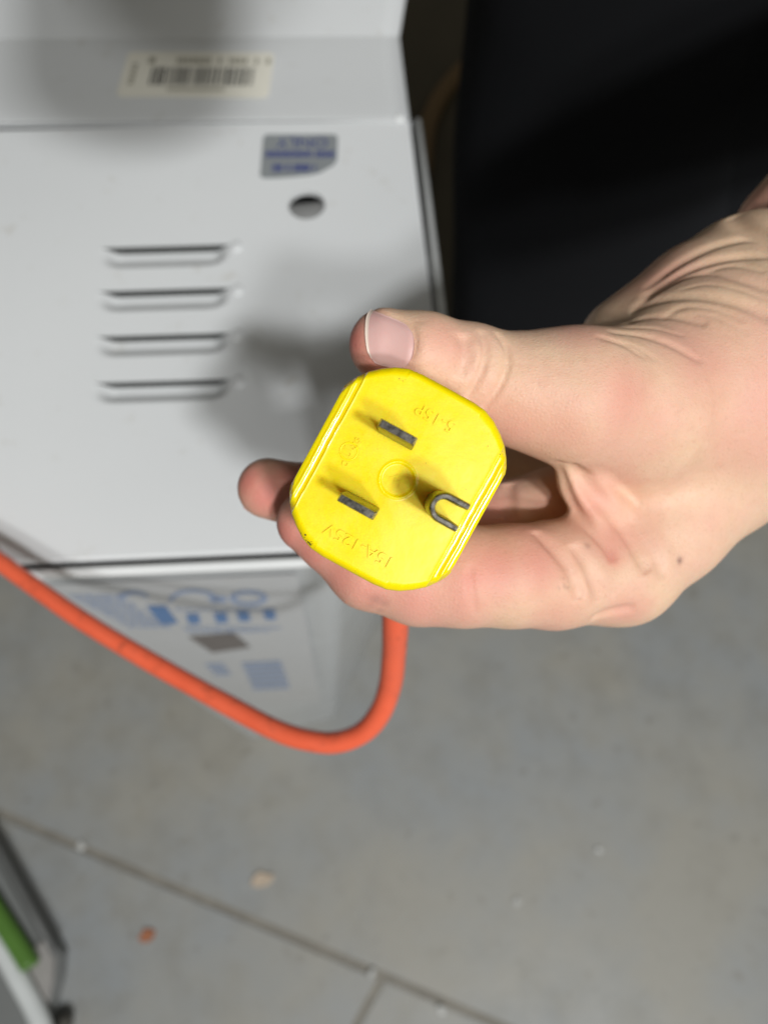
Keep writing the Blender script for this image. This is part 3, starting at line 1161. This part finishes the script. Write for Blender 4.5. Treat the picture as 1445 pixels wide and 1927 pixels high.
THUMB = [K(726, 650, 152, 69), K(800, 668, 152, 75), K(885, 697, 155, 83), K(975, 733, 158, 101), K(1085, 748, 160, 116)]
INDEX = [K(580, 982, 164, 59), K(632, 1012, 164, 67), K(700, 1060, 164, 85), K(790, 1083, 164, 91), K(870, 1084, 163, 93), K(960, 1084, 164, 94), K(1040, 1082, 168, 99), K(1165, 1066, 176, 103)]
MIDDLE = [K(505, 919, 178, 57), K(580, 936, 179, 61), K(650, 972, 180, 64), K(760, 1015, 181, 68), K(900, 982, 187, 68), K(965, 980, 189, 76), K(1045, 968, 188, 88), K(1140, 990, 196, 92)]
RING = [K(700, 905, 217, 50), K(800, 900, 222, 56), K(950, 895, 222, 66), K(1130, 925, 216, 90)]
LITTLE = [K(815, 800, 224, 50), K(870, 775, 229, 60), K(950, 765, 232, 70), K(1130, 850, 236, 85)]
PALM = [([K(1085, 748, 160, 116), K(1200, 765, 169, 150), K(1330, 735, 182, 215), K(1470, 650, 195, 235)], 6),
        ([K(1165, 1066, 176, 103), K(1250, 985, 180, 108), K(1350, 880, 186, 122), K(1520, 705, 196, 160)], 8),
        ([K(1180, 648, 186, 86), K(1312, 568, 188, 100), K(1392, 534, 192, 110), K(1500, 520, 200, 128)], 7),
        ([K(1500, 440, 208, 112), K(1840, 110, 232, 150)], 4),
        ([K(1060, 890, 232, 100), K(1260, 880, 218, 150), K(1480, 700, 210, 200)], 9),
        ([K(1150, 985, 206, 100), K(1300, 900, 204, 130)], 8),
        ([K(1085, 850, 164, 36), K(1098, 905, 167, 40), K(1128, 965, 169, 42), K(1160, 1008, 171, 40), K(1195, 1050, 175, 36)], 2.5)]


def seg_d(P, a, b):
    A, B = np.array(a[:3], np.float32), np.array(b[:3], np.float32)
    ba = B - A
    pa = P - A
    t = np.clip(pa @ ba / float(ba @ ba), 0, 1)
    q = pa - t[:, None] * ba
    return np.sqrt(np.einsum('ij,ij->i', q, q)) - (a[3] + (b[3] - a[3]) * t)


def smin(a, b, k):
    h = np.maximum(k - np.abs(a - b), 0) / k
    return np.minimum(a, b) - h * h * k * 0.25


def chain(P, keys, k):
    d = None
    for a, b in zip(keys[:-1], keys[1:]):
        e = seg_d(P, a, b)
        d = e if d is None else smin(d, e, k)
    return d


def base_sdf(P):
    B = None
    for keys, k in PALM:
        e = chain(P, keys, 3)
        B = e if B is None else smin(B, e, k)
    res = None
    for keys, kk, ks in ((THUMB, 8, 2.5), (INDEX, 5, 2.5), (MIDDLE, 4, 2.0), (RING, 5, 2.0), (LITTLE, 5, 2.0)):
        f = smin(B, chain(P, keys, ks), kk)
        res = f if res is None else smin(res, f, 0.8)
    return res


def march(pxs, fn=base_sdf, start=120.0):
    """walk camera rays through photo pixels onto the field -> xyz mm"""
    D = np.array([[(x - CX) / FPX, -(y - CY) / FPX, 1.0] for x, y in pxs], np.float32)
    D /= np.linalg.norm(D, axis=1)[:, None]
    t = np.full(len(D), start, np.float32)
    for _ in range(70):
        t += fn(D * t[:, None]) * 0.9
        t = np.minimum(t, 400)
    return D * t[:, None]


# skin folds: photo polyline, depth mm, width mm  (negative depth = ridge)
FOLDS = [
    ([(1119, 632), (1168, 646), (1216, 674)], 0.40, 0.8),
    ([(1150, 640), (1195, 652), (1240, 682)], 0.22, 0.6),
    ([(1143, 624), (1204, 630), (1265, 650), (1320, 682)], 0.65, 0.9),
    ([(1170, 616), (1230, 618), (1290, 634)], 0.25, 0.6),
    ([(1175, 610), (1216, 597), (1273, 596), (1330, 611)], 0.70, 1.1),
    ([(1184, 589), (1224, 569), (1285, 557), (1346, 561), (1406, 577), (1450, 603)], 0.95, 1.4),
    ([(1240, 600), (1290, 577), (1350, 583), (1400, 605)], 0.35, 0.8),
    ([(1300, 590), (1350, 598), (1410, 630)], 0.2, 0.6),
    ([(1190, 580), (1245, 542), (1297, 518), (1346, 514), (1398, 528), (1450, 548)], 0.8, 1.1),
    ([(1270, 548), (1330, 535), (1390, 545), (1440, 565)], 0.25, 0.6),
    ([(1320, 512), (1380, 500), (1440, 512)], 0.4, 0.8),
    ([(1205, 562), (1265, 522), (1325, 496), (1386, 483), (1450, 482)], 1.0, 1.3),
    ([(1212, 545), (1270, 500), (1335, 466), (1394, 450), (1425, 446)], 0.8, 1.4),
    ([(1374, 408), (1410, 430), (1450, 456), (1480, 490)], 2.0, 2.2),
    ([(1400, 398), (1430, 385), (1460, 390)], 0.7, 1.6),
    # thumb joint
    ([(868, 628), (877, 665), (866, 712)], 0.9, 1.3),
    ([(905, 622), (914, 655), (907, 692), (892, 726), (876, 750)], 1.35, 0.7),
    ([(934, 626), (953, 656), (953, 692), (938, 730), (908, 770)], 1.25, 0.6),
    ([(893, 660), (888, 690), (895, 715)], 0.28, 0.6),
    ([(918, 690), (926, 705), (922, 725)], -0.15, 1.2),
    ([(890, 640), (897, 670), (890, 705)], -0.12, 1.2),
    # web between thumb and index
    ([(1064, 872), (1091, 898), (1118, 932), (1160, 975), (1191, 1017), (1222, 1078)], 3.4, 1.5),
    ([(1049, 866), (1060, 905), (1081, 956), (1110, 996), (1141, 1031), (1155, 1058)], 1.0, 1.2),
    ([(1100, 905), (1140, 945), (1190, 985), (1235, 1050), (1250, 1090)], 1.3, 1.5),
    ([(1078, 1025), (1104, 1062), (1122, 1098), (1130, 1130)], 1.7, 1.5),
    ([(1006, 1000), (1043, 1034), (1073, 1071), (1087, 1106), (1092, 1130)], 1.7, 1.3),
    ([(1100, 1080), (1130, 1110), (1160, 1120)], 0.5, 1.3),
    ([(1110, 1165), (1149, 1151), (1195, 1143)], 0.9, 1.2),
    ([(955, 910), (958, 945), (957, 975)], 1.6, 1.5),
    # index joint
    ([(884, 1060), (886, 1090), (890, 1125), (896, 1160)], 0.35, 0.7),
    ([(720, 1010), (706, 1060), (690, 1105)], 0.25, 0.9),
    # nail folds of the thumb
    ([(697, 583), (716, 588), (764, 608), (778, 626), (779, 656), (768, 688)], 0.45, 0.6),
    ([(794, 606), (798, 630), (796, 665), (784, 692)], -0.28, 1.3),
    ([(698, 672), (716, 688), (745, 693), (776, 692)], 0.55, 0.6),
]
FOLD3 = []
for pts, dep, wid in FOLDS:
    q = catmull(pts, 6)
    FOLD3.append((march(q), dep, wid))


def full_sdf(P):
    d = base_sdf(P)
    for Q, dep, wid in FOLD3:
        lo, hi = Q.min(0) - 3 * wid, Q.max(0) + 3 * wid
        m = np.all((P > lo) & (P < hi), axis=1) & (np.abs(d) < 6)
        if not m.any():
            continue
        S = P[m]
        best = np.full(len(S), 1e9, np.float32)
        amp = np.zeros(len(S), np.float32)
        n = len(Q) - 1
        for i in range(n):
            a, b_ = Q[i], Q[i + 1]
            ba = b_ - a
            l2 = float(ba @ ba)
            if l2 < 1e-8 or l2 > 100:
                continue
            pa = S - a
            t = np.clip(pa @ ba / l2, 0, 1)
            e = pa - t[:, None] * ba
            dd = np.einsum('ij,ij->i', e, e)
            g_ = (i + t) / n
            w_ = np.sqrt(np.clip(np.minimum(g_, 1 - g_) * 5, 0.0, 1))
            better = dd < best
            best = np.where(better, dd, best)
            amp = np.where(better, w_, amp)
        d[m] += dep * amp * np.exp(-best / wid ** 2)
    return d


VOX = 0.6
lo = np.array([-40, -36, 128], np.float32)
hi = np.array([205, 160, 272], np.float32)
BL = 4
nb = np.ceil((hi - lo) / (VOX * BL)).astype(int)
dims = nb * BL
cs = VOX * BL
ii = np.stack(np.meshgrid(*[np.arange(k) for k in nb], indexing='ij'), -1).reshape(-1, 3)
cen = (lo + (ii + 0.5) * cs - 0.5 * VOX).astype(np.float32)
dc = np.concatenate([base_sdf(c_) for c_ in np.array_split(cen, 8)])
D = np.repeat(np.repeat(np.repeat(dc.reshape(nb), BL, 0), BL, 1), BL, 2).astype(np.float32)
near = np.abs(dc) < cs * 0.95 + 2.2
bi = ii[near]
offs = np.stack(np.meshgrid(*[np.arange(BL)] * 3, indexing='ij'), -1).reshape(-1, 3)
gi = (bi[:, None, :] * BL + offs[None]).reshape(-1, 3)
pts = (lo + gi * VOX).astype(np.float32)
vals = np.concatenate([full_sdf(c_) for c_ in np.array_split(pts, 24)])
D[gi[:, 0], gi[:, 1], gi[:, 2]] = vals
D[0] = D[-1] = 5; D[:, 0] = D[:, -1] = 5; D[:, :, 0] = D[:, :, -1] = 5


def surface_nets(D):
    S = D < 0
    c = np.zeros(tuple(np.array(D.shape) - 1), np.int8)
    sl = lambda o, n: slice(o, n - 1 + o)
    for a in (0, 1):
        for b_ in (0, 1):
            for g_ in (0, 1):
                c += S[sl(a, D.shape[0]), sl(b_, D.shape[1]), sl(g_, D.shape[2])]
    cells = np.argwhere((c > 0) & (c < 8))
    acc = np.zeros((len(cells), 3))
    cnt = np.zeros(len(cells))
    cor = [(a, b_, g_) for a in (0, 1) for b_ in (0, 1) for g_ in (0, 1)]
    for p in cor:
        for ax in range(3):
            if p[ax] == 0:
                q = list(p)
                q[ax] = 1
                va = D[cells[:, 0] + p[0], cells[:, 1] + p[1], cells[:, 2] + p[2]]
                vb = D[cells[:, 0] + q[0], cells[:, 1] + q[1], cells[:, 2] + q[2]]
                m = (va < 0) != (vb < 0)
                t = np.where(m, va / np.where(m, va - vb, 1), 0)
                for k in range(3):
                    acc[:, k] += m * (p[k] + (t if k == ax else 0))
                cnt += m
    V = cells + acc / cnt[:, None]
    im = np.full(c.shape, -1, np.int64)
    im[cells[:, 0], cells[:, 1], cells[:, 2]] = np.arange(len(cells))
    F = []
    for ax in range(3):
        a1, a2 = (ax + 1) % 3, (ax + 2) % 3
        s0 = [slice(1, -1)] * 3
        s1 = [slice(1, -1)] * 3
        s0[ax], s1[ax] = slice(0, -1), slice(1, None)
        A, Bb = S[tuple(s0)], S[tuple(s1)]
        e = np.argwhere(A != Bb)
        ofs = np.array([1, 1, 1])
        ofs[ax] = 0
        e0 = e + ofs
        d1, d2 = np.zeros(3, int), np.zeros(3, int)
        d1[a1] = 1
        d2[a2] = 1
        g_ = lambda x: im[x[:, 0], x[:, 1], x[:, 2]]
        q = np.stack([g_(e0 - d1 - d2), g_(e0 - d2), g_(e0), g_(e0 - d1)], 1)
        inside_first = A[tuple(e.T)]
        q[~inside_first] = q[~inside_first][:, ::-1]
        F.append(q)
    F = np.concatenate(F)
    return V, F[(F >= 0).all(1)]


V, F = surface_nets(D)
V = (lo + V * VOX).astype(np.float32)


def gradient(P, fn, e=0.35):
    g_ = np.empty_like(P)
    for k in range(3):
        q = np.zeros(3, np.float32)
        q[k] = e
        g_[:, k] = fn(P + q) - fn(P - q)
    return g_ / (np.linalg.norm(g_, axis=1)[:, None] + 1e-9)


for ch in np.array_split(np.arange(len(V)), 6):
    d_ = full_sdf(V[ch])
    V[ch] -= np.clip(d_, -0.3, 0.3)[:, None] * gradient(V[ch], full_sdf)
# camera space mm -> world (camera frame is right, up, away: mirror of right-handed, so flip faces)
Wv = np.stack([V[:, 0], V[:, 1] * CT + V[:, 2] * ST, V[:, 1] * ST - V[:, 2] * CT], 1) * 0.001
Wv[:, 2] += EYE.z

PB = Vector((0.33, 0.56, 0.0))
person = thing('person', 'person in black trousers and black top holding the yellow plug in one hand', 'person', PB)
me = bpy.data.meshes.new('body')
Wl = Wv - np.array(PB)
me.from_pydata(Wl.tolist(), [], F.tolist())
me.materials.append(M_SKIN)
me.polygons.foreach_set('use_smooth', [True] * len(me.polygons))
me.update()
bm = bmesh.new()
bm.from_mesh(me)
bmesh.ops.recalc_face_normals(bm, faces=bm.faces)
bm.to_mesh(me)
bm.free()


def blob_attr(name, blobs):
    """skin colour areas: photo pixel, radius mm, weight; measured along the skin in 3-D"""
    val = np.zeros(len(V), np.float32)
    C3 = march([(b_[0], b_[1]) for b_ in blobs])
    for c3, b_ in zip(C3, blobs):
        q = V - c3
        val = np.maximum(val, b_[3] * np.exp(-np.einsum('ij,ij->i', q, q) / b_[2] ** 2)) if len(b_) < 5 else val + b_[3] * np.exp(-np.einsum('ij,ij->i', q, q) / b_[2] ** 2)
    a = me.attributes.new(name, 'FLOAT', 'POINT')
    a.data.foreach_set('value', np.clip(val, 0, 1))


blob_attr('flush', [(830, 640, 6, 0.55), (720, 690, 7, 0.6), (990, 790, 9, 0.5), (1060, 800, 9, 0.5), (1180, 745, 9, 0.75), (1250, 780, 10, 0.45), (1340, 700, 14, 0.55), (1420, 740, 14, 0.5), (1400, 800, 12, 0.45),
                    (1110, 950, 7, 0.7), (1150, 1010, 6, 0.6), (1010, 1060, 9, 0.85), (930, 1070, 9, 0.9), (870, 1120, 9, 0.75), (780, 1130, 10, 0.85), (700, 1110, 9, 0.9), (640, 1080, 9, 0.9), (590, 1030, 8, 0.9),
                    (985, 1000, 8, 0.6), (1060, 960, 8, 0.7), (920, 960, 8, 0.8), (1180, 1150, 6, 0.6), (1050, 1150, 9, 0.5), (1420, 380, 10, 0.6), (1230, 520, 9, 0.5), (1110, 630, 6, 0.5)])
blob_attr('tip', [(664, 640, 5.5, 0.9), (690, 600, 3.5, 0.5), (700, 690, 5.0, 0.6), (530, 1000, 5.5, 0.75), (575, 1040, 6, 0.45), (640, 1100, 7, 0.25), (465, 905, 6.5, 0.85), (500, 930, 7.5, 0.8), (545, 900, 7, 0.7), (885, 1090, 2.2, 0.4), (1152, 1050, 2.0, 0.5)])
blob_attr('mark', [(1278, 1055, 0.75, 0.9), (1105, 1027, 0.7, 0.45), (708, 1128, 1.5, 0.42), (722, 1134, 1.3, 0.36), (698, 1140, 1.1, 0.25), (715, 1148, 1.0, 0.25),
                   (1058, 1068, 0.4, 0.5), (1066, 1080, 0.35, 0.5), (1072, 1092, 0.4, 0.5), (1062, 1103, 0.35, 0.6), (1070, 1107, 0.4, 0.6), (1052, 1108, 0.3, 0.4), (1080, 1086, 0.3, 0.4), (1086, 1103, 0.35, 0.5), (1060, 1090, 0.3, 0.35)])
body = bpy.data.objects.new('body', me)
link(body, person)

# thumb nail: a curved plate on the field
ns, nq = 26, 22
top = catmull([(699, 584), (716, 590), (742, 600), (764, 611), (776, 626)], 8)
botm = catmull([(698, 672), (708, 684), (732, 691), (752, 692), (766, 688)], 8)
lf_ = catmull([(699, 584), (691, 600), (689, 628), (692, 655), (698, 672)], 8)
rt_ = catmull([(776, 626), (779, 640), (779, 656), (775, 674), (766, 688)], 8)
smp = lambda c_, t: np.array([np.interp(t, np.linspace(0, 1, len(c_)), c_[:, k]) for k in range(2)])
pix = []
for i in range(ns + 1):
    s_ = i / ns
    for j in range(nq + 1):
        t = j / nq
        p = (1 - t) * smp(top, s_) + t * smp(botm, s_) + (1 - s_) * smp(lf_, t) + s_ * smp(rt_, t) \
            - ((1 - s_) * (1 - t) * top[0] + s_ * (1 - t) * top[-1] + (1 - s_) * t * botm[0] + s_ * t * botm[-1])
        pix.append(tuple(p))
NP = march(pix, base_sdf)
NG = gradient(NP.astype(np.float32), base_sdf)
verts, faces, fm = [], [], []
for i in range(ns + 1):
    s_ = i / ns
    for j in range(nq + 1):
        t = j / nq
        k = i * (nq + 1) + j
        edge = min(1, 7 * (1 - s_)) * min(1, 6 * t + 0.15) * min(1, 6 * (1 - t) + 0.15)
        lift = 0.20 * edge + 0.02 + (0.16 * max(0, 1 - s_ / 0.18))
        p = NP[k] + NG[k] * lift
        verts.append(tuple(C2W(p * 0.001)))
for i in range(ns):
    for j in range(nq):
        a = i * (nq + 1) + j
        faces.append((a, a + 1, a + nq + 2, a + nq + 1))
        fm.append(1 if i < 1.5 else 0)
off = len(verts)
low = [tuple(C2W((NP[k] - NG[k] * 0.45) * 0.001)) for k in range(off)]
verts += low
rim = [j for j in range(nq + 1)] + [i * (nq + 1) + nq for i in range(1, ns + 1)] + [ns * (nq + 1) + j for j in range(nq - 1, -1, -1)] + [i * (nq + 1) for i in range(ns - 1, 0, -1)]
for a, b_ in zip(rim, rim[1:] + rim[:1]):
    faces.append((a, b_, b_ + off, a + off))
    fm.append(1 if a < 2 * (nq + 1) else 0)
mesh_obj('nail', verts, faces, None, person, origin=PB, mats=[M_NAIL, M_NAILEDGE], fmat=fm)['label'] = 'pink thumb nail with white free edge'


# nails turned away from the camera, on index and middle
def hidden_nail(tip, nxt, side, wd, ln):
    T, X = np.array(tip[:3]), np.array(nxt[:3])
    axis = T - X
    axis /= np.linalg.norm(axis)
    side = np.array(side, float)
    side -= axis * (side @ axis)
    side /= np.linalg.norm(side)
    lat = np.cross(axis, side)
    vs, fs = [], []
    n1, n2 = 14, 12
    st, dr, ss, ts_ = [], [], [], []
    for i in range(n1 + 1):
        s_ = i / n1
        for j in range(n2 + 1):
            t = (j / n2 - 0.5) * 2
            a = t * wd
            dd = side * math.cos(a) + lat * math.sin(a)
            ax_ = T + axis * (tip[3] * 0.72 - ln * s_ - (1 - abs(t)) * 0.0 + (0.0 if s_ else -0.6 * abs(t) ** 3))
            st.append(ax_ + dd * 16)
            dr.append(-dd)
            ss.append(s_); ts_.append(t)
    st, dr = np.array(st, np.float32), np.array(dr, np.float32)
    tt = np.zeros(len(st), np.float32)
    for _ in range(50):
        tt += chain(st + dr * tt[:, None], INDEX if tip is INDEX[0] else MIDDLE, 2.0) * 0.9
    Pn = st + dr * tt[:, None]
    for k in range(len(Pn)):
        vs.append(tuple(C2W((Pn[k] - dr[k] * (0.15 + 0.45 * max(0, 1 - ss[k] / 0.25))) * 0.001)))
    for i in range(n1):
        for j in range(n2):
            a = i * (n2 + 1) + j
            fs.append((a, a + 1, a + n2 + 2, a + n2 + 1))
    o_ = len(vs)
    vs += [tuple(C2W((Pn[k] + dr[k] * 0.4) * 0.001)) for k in range(len(Pn))]
    rim = [j for j in range(n2 + 1)] + [i * (n2 + 1) + n2 for i in range(1, n1 + 1)] + [n1 * (n2 + 1) + j for j in range(n2 - 1, -1, -1)] + [i * (n2 + 1) for i in range(n1 - 1, 0, -1)]
    for a, b_ in zip(rim, rim[1:] + rim[:1]):
        fs.append((a, b_, b_ + o_, a + o_))
    mesh_obj('nail', vs, fs, M_NAIL, person, origin=PB)


hidden_nail(MIDDLE[0], MIDDLE[1], (0.0, -0.62, 0.78), 0.72, 9.0)
hidden_nail(INDEX[0], INDEX[1], (-0.45, -0.42, 0.85), 0.72, 9.5)

# ---------------------------------------------------------------- clothing
def loft(sections, seg=48, name='part', matl=None, parent=None, origin=None, cap=True, wrinkle=0.0):
    vs, fs = [], []
    for (cx, cy, cz, rx, ry) in sections:
        for k in range(seg):
            a = 2 * math.pi * k / seg
            wob = 1 + wrinkle * (math.sin(3 * a + cz * 17) * 0.5 + math.sin(5 * a - cz * 31) * 0.35)
            e = 0.86
            ca, sa = math.cos(a), math.sin(a)
            vs.append((cx + rx * wob * math.copysign(abs(ca) ** e, ca), cy + ry * wob * math.copysign(abs(sa) ** e, sa), cz))
    m = len(sections)
    for i in range(m - 1):
        for k in range(seg):
            k2 = (k + 1) % seg
            fs.append((i * seg + k, i * seg + k2, (i + 1) * seg + k2, (i + 1) * seg + k))
    if cap:
        fs.append(tuple(reversed(range(seg))))
        fs.append(tuple((m - 1) * seg + k for k in range(seg)))
    return vs, fs


def dense(secs, n=6):
    return [tuple(q) for q in catmull(secs, n)]


LEGY = 0.565
legA = dense([(0.185, LEGY + 0.02, 0.07, 0.075, 0.088), (0.185, LEGY + 0.02, 0.25, 0.092, 0.098), (0.188, LEGY + 0.01, 0.48, 0.112, 0.112), (0.192, LEGY, 0.62, 0.126, 0.122), (0.196, LEGY, 0.78, 0.134, 0.130), (0.205, LEGY, 0.92, 0.14, 0.138)])
legB = [(0.66 - x, y, z, a, b_) for x, y, z, a, b_ in legA]
hips = dense([(0.33, LEGY, 0.64, 0.12, 0.09), (0.33, LEGY, 0.76, 0.245, 0.127), (0.33, LEGY, 0.90, 0.265, 0.141), (0.33, LEGY, 1.02, 0.25, 0.137)])
allv, allf = [], []
for secs in (legA, legB, hips):
    vs, fs = loft(secs, wrinkle=0.018)
    k = len(allv)
    allv += vs
    allf += [tuple(q + k for q in f) for f in fs]
mesh_obj('trousers', allv, allf, M_CLOTH, person, origin=PB)
shirt = dense([(0.33, LEGY, 0.99, 0.258, 0.142), (0.33, LEGY, 1.12, 0.24, 0.135), (0.33, LEGY + 0.01, 1.28, 0.235, 0.14), (0.33, LEGY + 0.02, 1.40, 0.21, 0.12), (0.33, LEGY + 0.03, 1.46, 0.10, 0.08)])
vs, fs = loft(shirt, wrinkle=0.015)
wr = at(1800, 150, 0.232)
slv = catmull([(0.47, LEGY, 1.39), (0.51, LEGY - 0.06, 1.22), (0.46, LEGY - 0.16, 1.05), (0.31, 0.30, 1.0), tuple(at(1900, 60, 0.24)), tuple(wr)], 6)
tv, tf = tube([Vector(p) for p in slv], list(np.linspace(0.072, 0.034, len(slv))), 24)
slv2 = catmull([(0.14, LEGY, 1.40), (0.02, LEGY - 0.03, 1.33), (-0.04, 0.46, 1.22), (-0.042, 0.33, 1.19), (-0.035, 0.24, 1.19), (-0.02, 0.14, 1.205)], 6)
tv2, tf2 = tube([Vector(p) for p in slv2], list(np.linspace(0.080, 0.060, len(slv2))), 24)
k = len(tv)
tv = list(tv) + tv2
tf = list(tf) + [tuple(q + k for q in f) for f in tf2]
k = len(vs)
vs = list(vs) + tv
fs = list(fs) + [tuple(q + k for q in f) for f in tf]
mesh_obj('shirt', vs, fs, M_CLOTH, person, origin=PB)
for x in (0.185, 0.475):
    secs = []
    for (t, w_, h_) in ((0.0, 0.6, 0.5), (0.02, 0.9, 0.9), (0.08, 1.0, 1.0), (0.15, 0.95, 0.85), (0.21, 0.9, 0.6), (0.245, 0.7, 0.45), (0.255, 0.35, 0.25)):
        secs.append((t, w_, h_))
    vs, fs = [], []
    seg = 20
    for t, w_, h_ in secs:
        for k in range(seg):
            a = 2 * math.pi * k / seg
            z = 0.045 + math.sin(a) * 0.045 * h_
            vs.append((x + math.cos(a) * 0.046 * w_, LEGY + 0.10 - t, max(0.012, z * (0.9 if h_ < 1 else 1))))
    for i in range(len(secs) - 1):
        for k in range(seg):
            k2 = (k + 1) % seg
            fs.append((i * seg + k, i * seg + k2, (i + 1) * seg + k2, (i + 1) * seg + k))
    fs.append(tuple(range(seg)))
    fs.append(tuple((len(secs) - 1) * seg + k for k in range(seg)))
    sh = mesh_obj('shoe', vs, fs, M_SHOE, person, origin=PB)
    bm = bmesh.new()
    bm.from_mesh(sh.data)
    bmesh.ops.recalc_face_normals(bm, faces=bm.faces)
    bm.to_mesh(sh.data)
    bm.free()
    so = [(x + math.cos(2 * math.pi * k / 24) * 0.046, LEGY - 0.028 + math.sin(2 * math.pi * k / 24) * 0.13) for k in range(24)]
    bm_obj('sole', prism(so, 0.0012, 0.0118, 0.002), M_DARK, sh, origin=PB)
